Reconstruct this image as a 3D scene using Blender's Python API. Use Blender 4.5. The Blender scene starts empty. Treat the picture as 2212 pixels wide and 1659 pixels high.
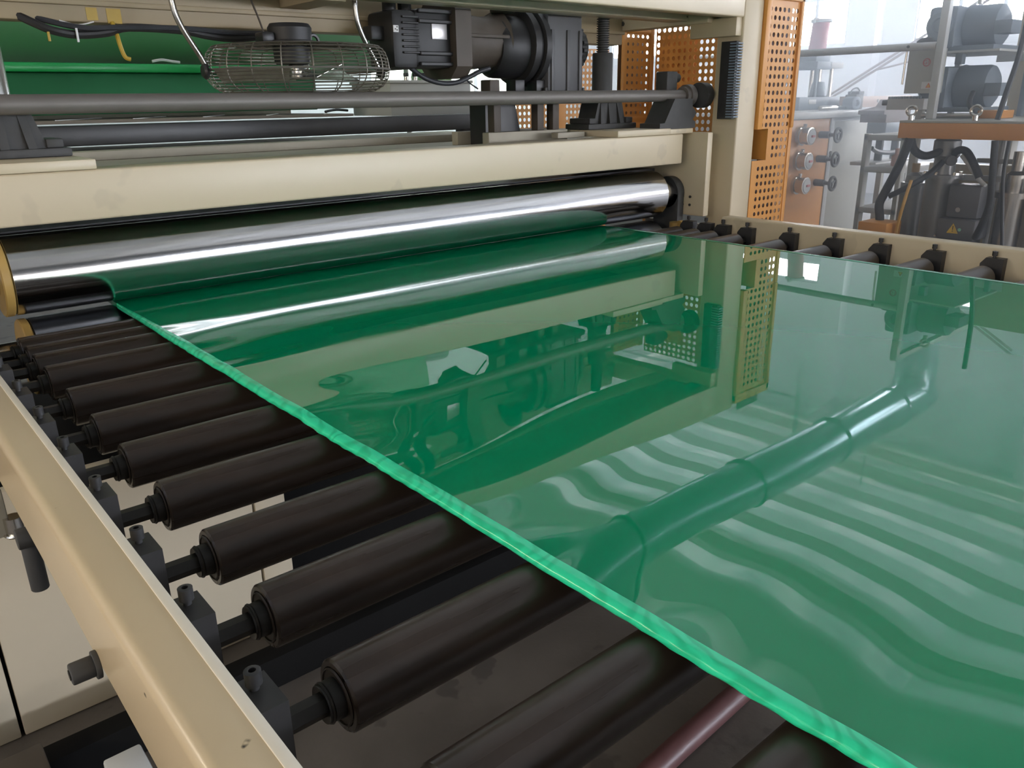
import bpy, bmesh, math, random
from mathutils import Vector, Matrix
from math import pi, sin, cos, radians, exp
random.seed(7)
S = bpy.context.scene
COL = S.collection

# ------------------------------------------------------------------ camera, world, lights, exposure
cam = bpy.data.cameras.new('camera'); cam.sensor_width = 36.0; cam.lens = 28.05; cam.clip_start = 0.02
co = bpy.data.objects.new('camera', cam); COL.objects.link(co)
co.matrix_world = Matrix(((0.7627, 0.2281, -0.6052, 0), (-0.6466, 0.2459, -0.7221, 0), (-0.0158, 0.9421, 0.335, 1.4), (0, 0, 0, 1)))
S.camera = co
W = bpy.data.worlds.new('sky'); S.world = W; W.use_nodes = True
W.node_tree.nodes['Background'].inputs[0].default_value = (0.75, 0.85, 1.0, 1)
W.node_tree.nodes['Background'].inputs[1].default_value = 1.0
S.view_settings.view_transform = 'Standard'; S.view_settings.look = 'None'
S.view_settings.gamma = 1.0; S.view_settings.use_curve_mapping = False
EXPOSURE = 0.0
S.view_settings.exposure = EXPOSURE
S.cycles.max_bounces = 8; S.cycles.diffuse_bounces = 4; S.cycles.glossy_bounces = 5
S.cycles.caustics_reflective = False; S.cycles.caustics_refractive = False
S.cycles.sample_clamp_indirect = 6.0
WIN_RIGHT, WIN_FRONT, RIDGE_GLEAM, WIN_BACK = 66.0, 9.2, 0.9, 2.6
LAMP_W = 52.0
ROOF_GLOW = 0.30   # emission added to part of the roof to brighten its reflection
GLARE_DENSITY = 0.22

def area(name, loc, rot, sx, sy, power, color):
    l = bpy.data.lights.new(name, 'AREA'); l.shape = 'RECTANGLE'; l.size = sx; l.size_y = sy; l.energy = power; l.color = color
    o = bpy.data.objects.new(name, l); COL.objects.link(o); o.location = loc; o.rotation_euler = rot
    return o

# ------------------------------------------------------------------ materials
def mat(name, col, rough=0.5, metal=0.0, vary=0.12, scale=6.0, bump=0.0, bscale=60.0, stretch=None, spec=0.5, chips=None, emit=None, coat=0.0, rvary=0.0):
    m = bpy.data.materials.new(name); m.use_nodes = True
    nt = m.node_tree; n = nt.nodes; L = nt.links
    b = n['Principled BSDF']
    b.inputs['Base Color'].default_value = (*col, 1); b.inputs['Roughness'].default_value = rough
    b.inputs['Metallic'].default_value = metal; b.inputs['Specular IOR Level'].default_value = spec
    b.inputs['Coat Weight'].default_value = coat; b.inputs['Coat Roughness'].default_value = 0.08
    if emit:
        b.inputs['Emission Color'].default_value = (*emit[0], 1); b.inputs['Emission Strength'].default_value = emit[1]
        return m
    tc = n.new('ShaderNodeTexCoord'); mp = n.new('ShaderNodeMapping')
    if stretch: mp.inputs['Scale'].default_value = stretch
    L.new(tc.outputs['Object'], mp.inputs[0])
    nz = n.new('ShaderNodeTexNoise'); nz.inputs['Scale'].default_value = scale; nz.inputs['Detail'].default_value = 5
    L.new(mp.outputs[0], nz.inputs[0])
    mx = n.new('ShaderNodeMix'); mx.data_type = 'RGBA'
    mx.inputs[6].default_value = (*[c * (1 - vary) for c in col], 1); mx.inputs[7].default_value = (*[min(1, c * (1 + vary)) for c in col], 1)
    L.new(nz.outputs[0], mx.inputs[0]); out = mx.outputs[2]
    if rvary:
        mr = n.new('ShaderNodeMapRange'); mr.inputs[3].default_value = max(0.01, rough - rvary); mr.inputs[4].default_value = min(1, rough + rvary)
        mr.inputs[1].default_value = 0.3; mr.inputs[2].default_value = 0.7
        L.new(nz.outputs[0], mr.inputs[0]); L.new(mr.outputs[0], b.inputs['Roughness'])
    if chips:   # (colour, scale, threshold)
        n2 = n.new('ShaderNodeTexNoise'); n2.inputs['Scale'].default_value = chips[1]; n2.inputs['Detail'].default_value = 3
        L.new(tc.outputs['Object'], n2.inputs[0])
        r = n.new('ShaderNodeMapRange'); r.inputs[1].default_value = chips[2]; r.inputs[2].default_value = chips[2] + 0.03
        L.new(n2.outputs[0], r.inputs[0])
        m2 = n.new('ShaderNodeMix'); m2.data_type = 'RGBA'; m2.inputs[7].default_value = (*chips[0], 1)
        L.new(r.outputs[0], m2.inputs[0]); L.new(out, m2.inputs[6]); out = m2.outputs[2]
    L.new(out, b.inputs['Base Color'])
    if bump:
        nb = n.new('ShaderNodeTexNoise'); nb.inputs['Scale'].default_value = bscale; nb.inputs['Detail'].default_value = 4
        L.new(mp.outputs[0], nb.inputs[0])
        bp = n.new('ShaderNodeBump'); bp.inputs['Strength'].default_value = bump; bp.inputs['Distance'].default_value = 0.002
        L.new(nb.outputs[0], bp.inputs['Height']); L.new(bp.outputs[0], b.inputs['Normal'])
    return m

M = {}
M['cream'] = mat('cream_paint', (0.575, 0.485, 0.335), 0.38, vary=0.06, scale=3, bump=0.05, bscale=40, chips=((0.525, 0.443, 0.31), 6, 0.615))
M['edge_highlight'] = mat('painted_highlight', (0.80, 0.74, 0.62), 0.35, vary=0.06)
M['rail'] = mat('cream_rail_paint', (0.57, 0.455, 0.295), 0.26, vary=0.05, scale=4, bump=0.02, bscale=50, chips=((0.04, 0.035, 0.03), 30, 0.735))
M['cream_dull'] = mat('cream_panel', (0.52, 0.455, 0.34), 0.5, vary=0.08, scale=4)
M['deck'] = mat('dusty_deck', (0.36, 0.33, 0.26), 0.6, vary=0.25, scale=5, bump=0.1)
M['deck_dark'] = mat('dusty_brown_plate', (0.20, 0.17, 0.135), 0.75, vary=0.2, scale=5)
M['tan'] = mat('tan_beam', (0.34, 0.27, 0.165), 0.5, vary=0.12, scale=4)
M['grey_paint'] = mat('grey_paint', (0.46, 0.47, 0.44), 0.45, vary=0.06, scale=4)
M['pale_grey'] = mat('pale_grey_paint', (0.55, 0.57, 0.58), 0.45, vary=0.06, scale=4)
M['chrome'] = mat('chrome_plate', (0.68, 0.665, 0.66), 0.15, 1.0, vary=0.05, scale=7, stretch=(0.4, 6, 6), rvary=0.025)
M['chrome_end'] = mat('ground_steel', (0.66, 0.64, 0.60), 0.22, 1.0, vary=0.1, scale=20, rvary=0.05)
M['steel'] = mat('bright_steel', (0.55, 0.54, 0.52), 0.25, 1.0, vary=0.12, scale=20)
M['pipe_steel'] = mat('worn_steel_tube', (0.40, 0.39, 0.37), 0.22, 1.0, vary=0.2, scale=20)
M['rubber'] = mat('brown_rubber', (0.034, 0.023, 0.017), 0.30, vary=0.35, scale=9, bump=0.05, bscale=70, stretch=(0.15, 3, 3), spec=0.38, rvary=0.06)
M['rubber_end'] = mat('brown_rubber_end', (0.035, 0.024, 0.018), 0.5, vary=0.3, scale=15)
M['black_steel'] = mat('oiled_black_steel', (0.018, 0.016, 0.014), 0.45, 0.2, vary=0.4, scale=20, bump=0.2)
M['black'] = mat('black_paint', (0.022, 0.022, 0.023), 0.4, vary=0.3, scale=12, bump=0.08)
M['block'] = mat('blackened_block', (0.045, 0.044, 0.045), 0.42, 0.3, vary=0.3, scale=25, bump=0.1)
M['matte_black'] = mat('matte_black', (0.008, 0.008, 0.008), 0.9, vary=0.2, spec=0.1)
M['motor'] = mat('motor_black', (0.020, 0.020, 0.021), 0.5, vary=0.4, scale=8, bump=0.1)
M['motor_dust'] = mat('dusty_brown_black', (0.075, 0.06, 0.047), 0.6, vary=0.3, scale=10, bump=0.15)
M['gearbox'] = mat('gearbox_grey', (0.085, 0.085, 0.09), 0.5, vary=0.4, scale=8, bump=0.1, stretch=(1, 1, 0.3))
M['pipe'] = mat('dusty_grey_pipe', (0.155, 0.14, 0.125), 0.5, 0.2, vary=0.15, scale=12, bump=0.06)
M['castiron'] = mat('dark_cast_iron', (0.045, 0.045, 0.044), 0.6, vary=0.3, scale=25, bump=0.25)
M['orange'] = mat('orange_paint', (0.66, 0.30, 0.065), 0.42, vary=0.06, scale=4)
M['orange_shade'] = mat('brown_hole_darkener', (0.22, 0.13, 0.07), 0.6, vary=0.1)
M['blue_grey'] = mat('blue_grey_paint', (0.20, 0.255, 0.32), 0.45, vary=0.15, scale=6)
M['dark_grey'] = mat('dark_grey_plastic', (0.12, 0.125, 0.14), 0.45, vary=0.1, scale=6)
M['barrel'] = mat('barrel_grey', (0.22, 0.23, 0.24), 0.35, 0.4, vary=0.15, scale=6)
M['hose'] = mat('black_hose', (0.03, 0.032, 0.038), 0.5, vary=0.2, scale=10)
M['yellow_hose'] = mat('yellow_hose', (0.62, 0.36, 0.08), 0.45, vary=0.1)
M['tape'] = mat('yellow_tape', (0.46, 0.31, 0.04), 0.5, vary=0.15, scale=20)
M['ochre'] = mat('ochre_ring', (0.40, 0.25, 0.07), 0.5, vary=0.15, scale=15)
M['white_label'] = mat('pale_label', (0.72, 0.72, 0.72), 0.4, vary=0.08, scale=60)
M['silver_plate'] = mat('silver_nameplate', (0.62, 0.60, 0.60), 0.35, 0.6, vary=0.15, scale=40)
M['red'] = mat('red_paint', (0.50, 0.09, 0.12), 0.4, vary=0.08)
M['warn_yellow'] = mat('warning_yellow', (0.80, 0.55, 0.06), 0.45, vary=0.04)
M['warn_red'] = mat('warning_red', (0.75, 0.12, 0.06), 0.45, vary=0.04)
M['ink'] = mat('black_ink', (0.02, 0.02, 0.02), 0.6, vary=0.1)
M['mint'] = mat('mint_sticker', (0.30, 0.70, 0.50), 0.5, vary=0.05)
M['green_roll'] = mat('green_film_roll', (0.22, 0.48, 0.26), 0.38, vary=0.12, scale=3, spec=0.8)
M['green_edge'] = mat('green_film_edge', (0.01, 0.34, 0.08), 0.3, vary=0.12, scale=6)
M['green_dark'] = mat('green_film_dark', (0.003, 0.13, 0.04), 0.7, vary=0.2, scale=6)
M['cloth'] = mat('pale_green_cloth', (0.45, 0.68, 0.38), 0.8, vary=0.15, scale=8)
M['floor'] = mat('oily_concrete', (0.105, 0.092, 0.08), 0.6, vary=0.55, scale=3.2, bump=0.6, bscale=45, rvary=0.15, chips=((.075, .066, .058), 7, .62))
M['rust_pipe'] = mat('maroon_pipe', (0.12, 0.055, 0.055), 0.4, vary=0.35, scale=14, bump=0.15)
M['wall'] = mat('pale_wall_panel', (0.84, 0.84, 0.90), 0.6, vary=0.05, scale=1.5)
M['wall_back'] = mat('greenish_white_wall', (0.66, 0.70, 0.62), 0.6, vary=0.05, scale=1.5)
M['wall_front'] = mat('grey_plaster', (0.26, 0.24, 0.23), 0.7, vary=0.1, scale=1.5)
M['roof'] = mat('roof_sheet', (0.50, 0.50, 0.48), 0.4, 0.0, vary=0.1, scale=1.2)
M['roof_beam'] = mat('roof_beam_paint', (0.68, 0.66, 0.58), 0.5, vary=0.05)
M['duct'] = mat('galvanised_duct', (0.22, 0.28, 0.30), 0.22, 0.7, vary=0.12, scale=4, bump=0.3, bscale=6)
M['sheet'] = mat('green_gloss_sheet', (0.0005, 0.235, 0.098), 0.010, vary=0.03, scale=1.5, spec=0.5)
M['sheet_edge'] = mat('green_cut_edge', (0.025, 0.66, 0.34), 0.2, vary=0.3, scale=5, stretch=(20, 12, 20), spec=0.5)
M['sheet_rim'] = mat('green_pale_rim', (0.05, 0.30, 0.17), 0.08, vary=0.2, scale=8, spec=1.0)
def edge_stripes():
    nt = M['sheet_edge'].node_tree; n = nt.nodes; L = nt.links
    tc = n.new('ShaderNodeTexCoord'); sx = n.new('ShaderNodeSeparateXYZ'); L.new(tc.outputs['Object'], sx.inputs[0])
    def mth(op, a, b):
        m = n.new('ShaderNodeMath'); m.operation = op
        for k, v in enumerate((a, b)):
            if isinstance(v, (int, float)): m.inputs[k].default_value = v
            elif v is not None: L.new(v, m.inputs[k])
        return m.outputs[0]
    nz = n.new('ShaderNodeTexNoise'); nz.inputs['Scale'].default_value = 9; L.new(tc.outputs['Object'], nz.inputs[0])
    ph = mth('ADD', mth('ADD', mth('MULTIPLY', sx.outputs[1], 150), mth('MULTIPLY', sx.outputs[2], 300)), mth('MULTIPLY', nz.outputs[0], 45))
    sn = mth('SINE', mth('ADD', ph, mth('MULTIPLY', sx.outputs[0], -260)), None)
    r = n.new('ShaderNodeMapRange'); r.inputs[1].default_value = -.2; r.inputs[2].default_value = .95; L.new(sn, r.inputs[0])
    g = n.new('ShaderNodeMapRange'); g.inputs[1].default_value = -.012; g.inputs[2].default_value = -.002; g.inputs[3].default_value = .15; L.new(sx.outputs[2], g.inputs[0])
    mx = n.new('ShaderNodeMix'); mx.data_type = 'RGBA'; mx.inputs[6].default_value = (.03, .72, .38, 1); mx.inputs[7].default_value = (.018, .56, .28, 1)
    L.new(mth('MULTIPLY', r.outputs[0], g.outputs[0]), mx.inputs[0]); L.new(mx.outputs[2], n['Principled BSDF'].inputs['Base Color'])
edge_stripes()
def glow(name, col, s): return mat(name, (0.8, 0.8, 0.8), 0.5, emit=(col, s))
M['pane_right'] = glow('daylit_pane', (0.74, 0.84, 1.0), WIN_RIGHT)
M['pane_front'] = glow('daylit_pane_front', (1.0, 0.96, 0.93), WIN_FRONT)
M['pane_front_sunny'] = glow('daylit_pane_sunny', (0.84, 0.89, 1.0), WIN_FRONT * 7.0)
M['pane_back'] = glow('daylit_pane_back', (0.86, 1.0, 0.86), WIN_BACK)
M['ridge_gleam'] = glow('roof_ridge_gleam', (0.90, 1.0, 0.98), RIDGE_GLEAM)  # added emitter imitating lit gleams on the roof ridges
_n = M['ridge_gleam'].node_tree; _t = _n.nodes.new('ShaderNodeTexNoise'); _t.inputs['Scale'].default_value = 1.6; _t.inputs['Detail'].default_value = 4
_c = _n.nodes.new('ShaderNodeTexCoord'); _n.links.new(_c.outputs['Object'], _t.inputs[0])
_r = _n.nodes.new('ShaderNodeValToRGB'); _r.color_ramp.elements[0].position = .38; _r.color_ramp.elements[0].color = (.10, .12, .12, 1); _r.color_ramp.elements[1].position = .66; _r.color_ramp.elements[1].color = (1, 1, 1, 1)
_n.links.new(_t.outputs[0], _r.inputs[0]); _n.links.new(_r.outputs[0], _n.nodes['Principled BSDF'].inputs['Emission Color'])
M['lamp'] = glow('warm_lamp', (1.0, 0.83, 0.58), 12.0)

# ------------------------------------------------------------------ mesh builder
class MB:
    def __init__(self): self.b = bmesh.new()
    def _v(self, pts): return [self.b.verts.new(p) for p in pts]
    def box(self, lo, hi, bev=0.0, rot=None, seg=2):
        x0, y0, z0 = lo; x1, y1, z1 = hi
        t = bmesh.new(); bmesh.ops.create_cube(t, size=1.0)
        bmesh.ops.scale(t, vec=(x1 - x0, y1 - y0, z1 - z0), verts=t.verts)
        if bev: bmesh.ops.bevel(t, geom=t.edges[:], offset=bev, segments=seg, affect='EDGES', profile=0.5)
        c = Vector(((x0 + x1) / 2, (y0 + y1) / 2, (z0 + z1) / 2))
        if rot is not None: bmesh.ops.transform(t, matrix=rot, verts=t.verts)
        bmesh.ops.translate(t, vec=c, verts=t.verts)
        self._merge(t); return self
    def _merge(self, t):
        me = bpy.data.meshes.new('tmp'); t.to_mesh(me); t.free(); self.b.from_mesh(me); bpy.data.meshes.remove(me)
    def lathe(self, p, axis, prof, n=24, cap=True):
        """prof: (distance along axis, radius) list"""
        p = Vector(p); a = Vector(axis).normalized()
        u = a.orthogonal().normalized(); v = a.cross(u)
        if abs(a.x) > 0.9: u = Vector((0, 1, 0)); v = a.cross(u)
        rings = []
        for d, r in prof:
            rings.append(self._v([p + a * d + (u * cos(2 * pi * k / n) + v * sin(2 * pi * k / n)) * max(r, 1e-4) for k in range(n)]))
        for A, B in zip(rings, rings[1:]):
            for k in range(n):
                self.b.faces.new((A[k], A[(k + 1) % n], B[(k + 1) % n], B[k]))
        if cap:
            self.b.faces.new(rings[0][::-1]); self.b.faces.new(rings[-1])
        return self
    def cyl(self, p, q, r, n=20, bev=0.0, r2=None):
        p = Vector(p); q = Vector(q); l = (q - p).length; r2 = r if r2 is None else r2
        if bev: prof = [(0, r - bev), (bev * .3, r - bev * .3), (bev, r), (l - bev, r2), (l - bev * .3, r2 - bev * .3), (l, r2 - bev)]
        else: prof = [(0, r), (l, r2)]
        return self.lathe(p, q - p, prof, n)
    def tube(self, pts, r, n=10, smooth=4):
        P = [Vector(p) for p in pts]
        if smooth and len(P) > 2:
            Q = []
            for i in range(len(P) - 1):
                a = P[max(i - 1, 0)]; b = P[i]; c = P[i + 1]; d = P[min(i + 2, len(P) - 1)]
                for k in range(smooth):
                    t = k / smooth
                    Q.append(0.5 * ((2 * b) + (c - a) * t + (2 * a - 5 * b + 4 * c - d) * t * t + (3 * b - a - 3 * c + d) * t ** 3))
            Q.append(P[-1]); P = Q
        up = Vector((0, 0, 1)); rings = []
        t0 = (P[1] - P[0]).normalized(); u = t0.orthogonal().normalized()
        for i, p in enumerate(P):
            t = (P[min(i + 1, len(P) - 1)] - P[max(i - 1, 0)]).normalized()
            u = (u - t * u.dot(t)).normalized(); v = t.cross(u)
            rings.append(self._v([p + (u * cos(2 * pi * k / n) + v * sin(2 * pi * k / n)) * r for k in range(n)]))
        for A, B in zip(rings, rings[1:]):
            for k in range(n): self.b.faces.new((A[k], A[(k + 1) % n], B[(k + 1) % n], B[k]))
        self.b.faces.new(rings[0][::-1]); self.b.faces.new(rings[-1])
        return self
    def prism(self, outline, vec):
        """closed 3-D polygon swept along vec"""
        A = self._v(outline); B = self._v([Vector(p) + Vector(vec) for p in outline]); n = len(A)
        self.b.faces.new(A[::-1]); self.b.faces.new(B)
        for k in range(n): self.b.faces.new((A[k], A[(k + 1) % n], B[(k + 1) % n], B[k]))
        return self
    def torus(self, c, axis, R, r, n=32, m=8):
        c = Vector(c); a = Vector(axis).normalized(); u = a.orthogonal().normalized(); v = a.cross(u); rings = []
        for i in range(n):
            d = u * cos(2 * pi * i / n) + v * sin(2 * pi * i / n)
            rings.append(self._v([c + d * (R + r * cos(2 * pi * k / m)) + a * r * sin(2 * pi * k / m) for k in range(m)]))
        for i in range(n):
            A = rings[i]; B = rings[(i + 1) % n]
            for k in range(m): self.b.faces.new((A[k], A[(k + 1) % m], B[(k + 1) % m], B[k]))
        return self
    def perf(self, o, u, v, nu, nv, pitch, r, margin, skip=None, pv=None):
        """sheet with real round holes: grid of square cells, each cut by an octagon"""
        o = Vector(o); u = Vector(u).normalized(); v = Vector(v).normalized(); pv = pv or pitch
        def P(a, b): return o + u * a + v * b
        N = 12
        for i in range(nu):
            for j in range(nv):
                if skip and skip(i, j): continue
                x = margin + (i + .5) * pitch; y = margin + (j + .5) * pv; hx = pitch / 2; hy = pv / 2
                outer = []; inner = []
                for k in range(N):
                    t = 2 * pi * k / N; c, s = cos(t), sin(t)
                    q = 1 / max(abs(c), abs(s)); outer.append((x + c * q * hx, y + s * q * hy)); inner.append((x + c * r, y + s * r))
                # pull nearest points on to the cell corners
                for k in range(N):
                    pass
                O = self._v([P(*a) for a in outer]); I = self._v([P(*a) for a in inner])
                for k in range(N): self.b.faces.new((O[k], O[(k + 1) % N], I[(k + 1) % N], I[k]))
                for sx, sy in ((1, 1), (-1, 1), (-1, -1), (1, -1)):
                    cn = self.b.verts.new(P(x + sx * hx, y + sy * hy))
                    ks = [k for k in range(N) if outer[k][0] * 1 == outer[k][0] and (outer[k][0] - x) * sx > 1e-6 and (outer[k][1] - y) * sy > 1e-6]
                    ks.sort(); 
                    if len(ks) >= 2: self.b.faces.new((O[ks[0]], O[ks[-1]], cn))
        return self
    def quad(self, a, b, c, d): self.b.faces.new(self._v([a, b, c, d])); return self
    def build(self, name, m, parent=None, smooth=True, angle=35):
        bmesh.ops.recalc_face_normals(self.b, faces=self.b.faces[:])
        me = bpy.data.meshes.new(name)
        if parent is not None and parent.get('base') is not None:
            bmesh.ops.translate(self.b, vec=-Vector(parent['base'][:]), verts=self.b.verts)
        self.b.to_mesh(me); self.b.free()
        me.materials.append(M[m] if isinstance(m, str) else m)
        if smooth:
            for p in me.polygons: p.use_smooth = True
            try: me.set_sharp_from_angle(angle=radians(angle))
            except Exception: pass
        o = bpy.data.objects.new(name, me); COL.objects.link(o)
        if parent is not None:
            o.parent = parent
            if parent.get('base') is not None: o['base'] = parent['base'][:]
        return o

def thing(name, label, cat, loc=(0, 0, 0), group=None):
    o = bpy.data.objects.new(name, None); COL.objects.link(o); o.location = loc; o.empty_display_size = 0.05
    o['label'] = label; o['category'] = cat; o['base'] = list(map(float, loc))
    if group: o['group'] = group
    return o
def tag(o, label, cat, group=None):
    o['label'] = label; o['category'] = cat
    if group: o['group'] = group
    return o
def struct(o): o['kind'] = 'structure'; return o
def lab(o, label): o['label'] = label; return o
KIDS = {}
def kids(o): return [c for c in COL.objects if c.parent == o]
def dup(root, loc, label):
    r = root.copy(); COL.objects.link(r); r.location = loc; r['label'] = label
    def rec(a, b):
        for c in kids_of[a.name]:
            d = c.copy(); COL.objects.link(d); d.parent = b; rec(c, d)
    kids_of = {}
    for c in list(COL.objects):
        if c.parent: kids_of.setdefault(c.parent.name, []).append(c)
    for k in list(kids_of): pass
    class D(dict):
        def __missing__(self, k): return []
    kids_of = D(kids_of)
    rec(root, r); return r

# ------------------------------------------------------------------ the hall
XR, YB, XL, YF, ZR = 12.0, 12.0, -5.0, -8.0, 5.6
struct(MB().box((XL, YF, -0.1), (XR, YB, 0.0)).build('floor', 'floor'))
# right wall with window openings
win_r = [(6.55, 8.6), (3.9, 5.55), (0.3, 2.6), (-3.2, -0.8), (-6.6, -4.3), (9.4, 11.2)]
ZW0, ZW1 = 2.07, 3.30
wr = MB(); wr.box((XR, YF, 0), (XR + .2, YB, ZW0)).box((XR, YF, ZW1), (XR + .2, YB, ZR))
ys = sorted(win_r); prev = YF
for a, b in ys:
    wr.box((XR, prev, ZW0), (XR + .2, a, ZW1)); prev = b
wr.box((XR, prev, ZW0), (XR + .2, YB, ZW1))
struct(wr.build('wall_right', 'wall', smooth=False))
n_win = 0
def window(x, y0, y1, z0, z1, pane, nx=3, tz=None, axis='Y'):
    """window frame with mullions and panes; axis = direction it runs along"""
    global n_win; n_win += 1
    def B(mb, lo, hi):
        if axis == 'Y': mb.box((x + lo[2], lo[0], lo[1]), (x + hi[2], hi[0], hi[1]))
        else: mb.box((lo[0], x + lo[2], lo[1]), (hi[0], x + hi[2], hi[1]))
    f = MB(); w = .05
    B(f, (y0, z0, 0.02), (y1, z0 + w, .1)); B(f, (y0, z1 - w, 0.02), (y1, z1, .1))
    for k in range(nx + 1):
        c = y0 + (y1 - y0) * k / nx; B(f, (max(y0, c - w / 2), z0, .02), (min(y1, c + w / 2), z1, .1))
    if tz: B(f, (y0, tz - .13, .02), (y1, tz + .13, .1))
    fr = struct(f.build('window_%d' % n_win, 'pale_grey', smooth=False))
    zs = [z0, tz, z1] if tz else [z0, z1]
    for k in range(nx):
        for za, zb in zip(zs, zs[1:]):
            g = MB(); a = y0 + (y1 - y0) * k / nx; b = y0 + (y1 - y0) * (k + 1) / nx
            B(g, (a + .02, za + .02, .06), (b - .02, zb - .02, .08)); g.build('pane', pane, fr, smooth=False)
    return fr
for a, b in win_r: window(XR, a, b, ZW0, ZW1, 'pane_right', 4 if b - a > 1.8 else 3, 2.85)
sl = MB()
struct(MB().box((XR - .12, YF, ZW0 - .08), (XR, YB, ZW0)).build('trim_1', 'pale_grey'))
# pilasters on the right wall
for i, (a, b) in enumerate(((6.0, 6.3), (2.9, 3.2), (-.5, -.2))):
    struct(MB().box((XR - .22, a, 0), (XR, b, ZR), .01).build('trim_%d' % (i + 2), 'wall'))
# wall behind the camera: long band of windows
struct(MB().box((XL, YF - .2, 0), (XR, YF, 1.25)).box((XL, YF - .2, 1.95), (XR, YF, 3.1)).build('wall_front', 'wall_front', smooth=False))
struct(MB().box((XL, YF - .2, 3.1), (XR, YF, ZR)).build('trim_5', mat('dark_upper_wall', (.07, .07, .065), .7)))  # upper wall darkened to dim its reflection in the chrome roll
for k in range(8):
    window(YF - .12, -4.2 + k * 2.0, -4.2 + k * 2.0 + 1.86, 1.25, 1.95, 'pane_front' if k < 4 else 'pane_front_sunny', 2, None, 'X')
struct(MB().box((XL - .2, YF, 0), (XL, YB, ZR)).build('wall_left', 'wall', smooth=False))
# far wall with two bright openings
struct(MB().box((XL, YB, 0), (7.2, YB + .2, ZR)).box((10.5, YB, 0), (XR, YB + .2, ZR)).box((7.2, YB, 2.8), (10.5, YB + .2, ZR)).box((7.2, YB, 0), (10.5, YB + .2, 1.2)).build('wall_back', 'wall_back', smooth=False))
window(YB + .05, 7.2, 10.5, 1.2, 2.8, 'pane_back', 3, None, 'X')
# corrugated roof, ridges along Y
rf = MB(); pitch = 0.85; x = XL - .2; prof = []
while x < XR + .3:
    prof += [(x, ZR), (x + pitch * .36, ZR), (x + pitch * .48, ZR + .11), (x + pitch * .86, ZR + .11)]; x += pitch
VR = [rf._v([(a, y_, z) for a, z in prof]) for y_ in (YF - .2, 1.0, YB + .2)]
for V0, V1 in zip(VR, VR[1:]):
    for k in range(len(prof) - 1): rf.b.faces.new((V0[k], V0[k + 1], V1[k + 1], V1[k]))
ceil = struct(rf.build('ceiling', 'roof', smooth=False))
rt = bpy.data.materials.new('brightened_roof'); rt.use_nodes = True; q_ = rt.node_tree.nodes['Principled BSDF']
q_.inputs['Base Color'].default_value = (.50, .53, .53, 1); q_.inputs['Emission Color'].default_value = (1, .99, .97, 1); q_.inputs['Emission Strength'].default_value = ROOF_GLOW
M['roof_glow'] = rt
ceil.data.materials.append(rt)
for p_ in ceil.data.polygons:
    if p_.center.x > 3.0 and p_.center.y > 1.0: p_.material_index = 1  # this part of the roof is made to glow for the mirror image
for k in range(9, 20):
    x = XL - .2 + k * pitch
    MB().box((x + pitch * .52, 2.6, ZR + .095), (x + pitch * .82, 9.5, ZR + .105)).build('ridge_gleam_strip', 'ridge_gleam', ceil, smooth=False)  # glowing strips added as the bright smears along the ridges
for k, y in enumerate((-5.2, -.6, 4.75, 9.0)):
    MB().box((XL, y - .08, 4.82), (XR, y + .08, 5.02)).build('roof_beam', 'roof_beam', ceil)
for k, x in enumerate((-2, 2.5, 7.2, 11.0)):
    MB().box((x - .06, YF, 5.25), (x + .06, YB, 5.42)).build('purlin', 'roof_beam', ceil)
# galvanised duct under the roof (seen mirrored in the sheet)
d = thing('air_duct', 'galvanised round air duct under the roof, mirrored in the green sheet', 'duct', (7.0, 4.0, 4.0))
p = [(3.6, 3.95, 4.0), (9.5, 3.95, 4.0), (9.85, 3.97, 3.92), (9.98, 4.0, 3.65), (10.0, 4.05, 3.25)]
MB().tube(p, 0.24, 24, 5).build('duct_run', 'duct', d)
for x in (4.6, 6.3, 7.9, 9.3): MB().torus((x, 3.95, 4.0), (1, 0, 0), .243, .018, 28, 6).build('duct_joint', 'duct', d)
MB().cyl((10.0, 4.05, 3.3), (10.0, 4.05, 2.75), .25, 24).build('duct_drop', 'blue_grey', d)
for x in (4.4, 8.8): MB().cyl((x, 3.95, 4.2), (x, 3.95, 4.85), .012, 8).build('hanger_rod', 'steel', d)
d = thing('ceiling_hanger', 'thin hanging rod with cross bar beneath the roof', 'hanger', (9.0, 5.0, 4.8))
MB().cyl((9.0, 5.0, 4.85), (9.0, 5.0, 3.5), .03, 8).build('rod', 'grey_paint', d)
MB().cyl((9.0, 5.0, 4.1), (9.0, 9.0, 4.1), .025, 8).build('cross_bar', 'grey_paint', d)
# warm tube lamps over the conveyor's near side
for i, (x, y, z) in enumerate(((-2.4, 0.2, 1.9), (-2.4, 3.0, 2.3))):
    t = thing('tube_lamp', ('warm ceiling tube lamp beside the cream conveyor rail', 'warm ceiling tube lamp beside the machine frame')[i], 'lamp', (x, y, z))
    MB().box((x - .12, y - .8, z), (x + .12, y + .8, z + .06), .01).build('housing', 'pale_grey', t)
    MB().cyl((x, y - .75, z - .03), (x, y + .75, z - .03), .025, 12).build('tube', 'lamp', t)
    for s in (-.6, .6): MB().cyl((x, y + s, z + .06), (x, y + s, ZR), .006, 6).build('suspension_wire', 'steel', t)
    area('tube_light', (x, y, z - .08), (0, radians(-75), 0), .3, 1.5, LAMP_W, (1.0, .86, .66))
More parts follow.
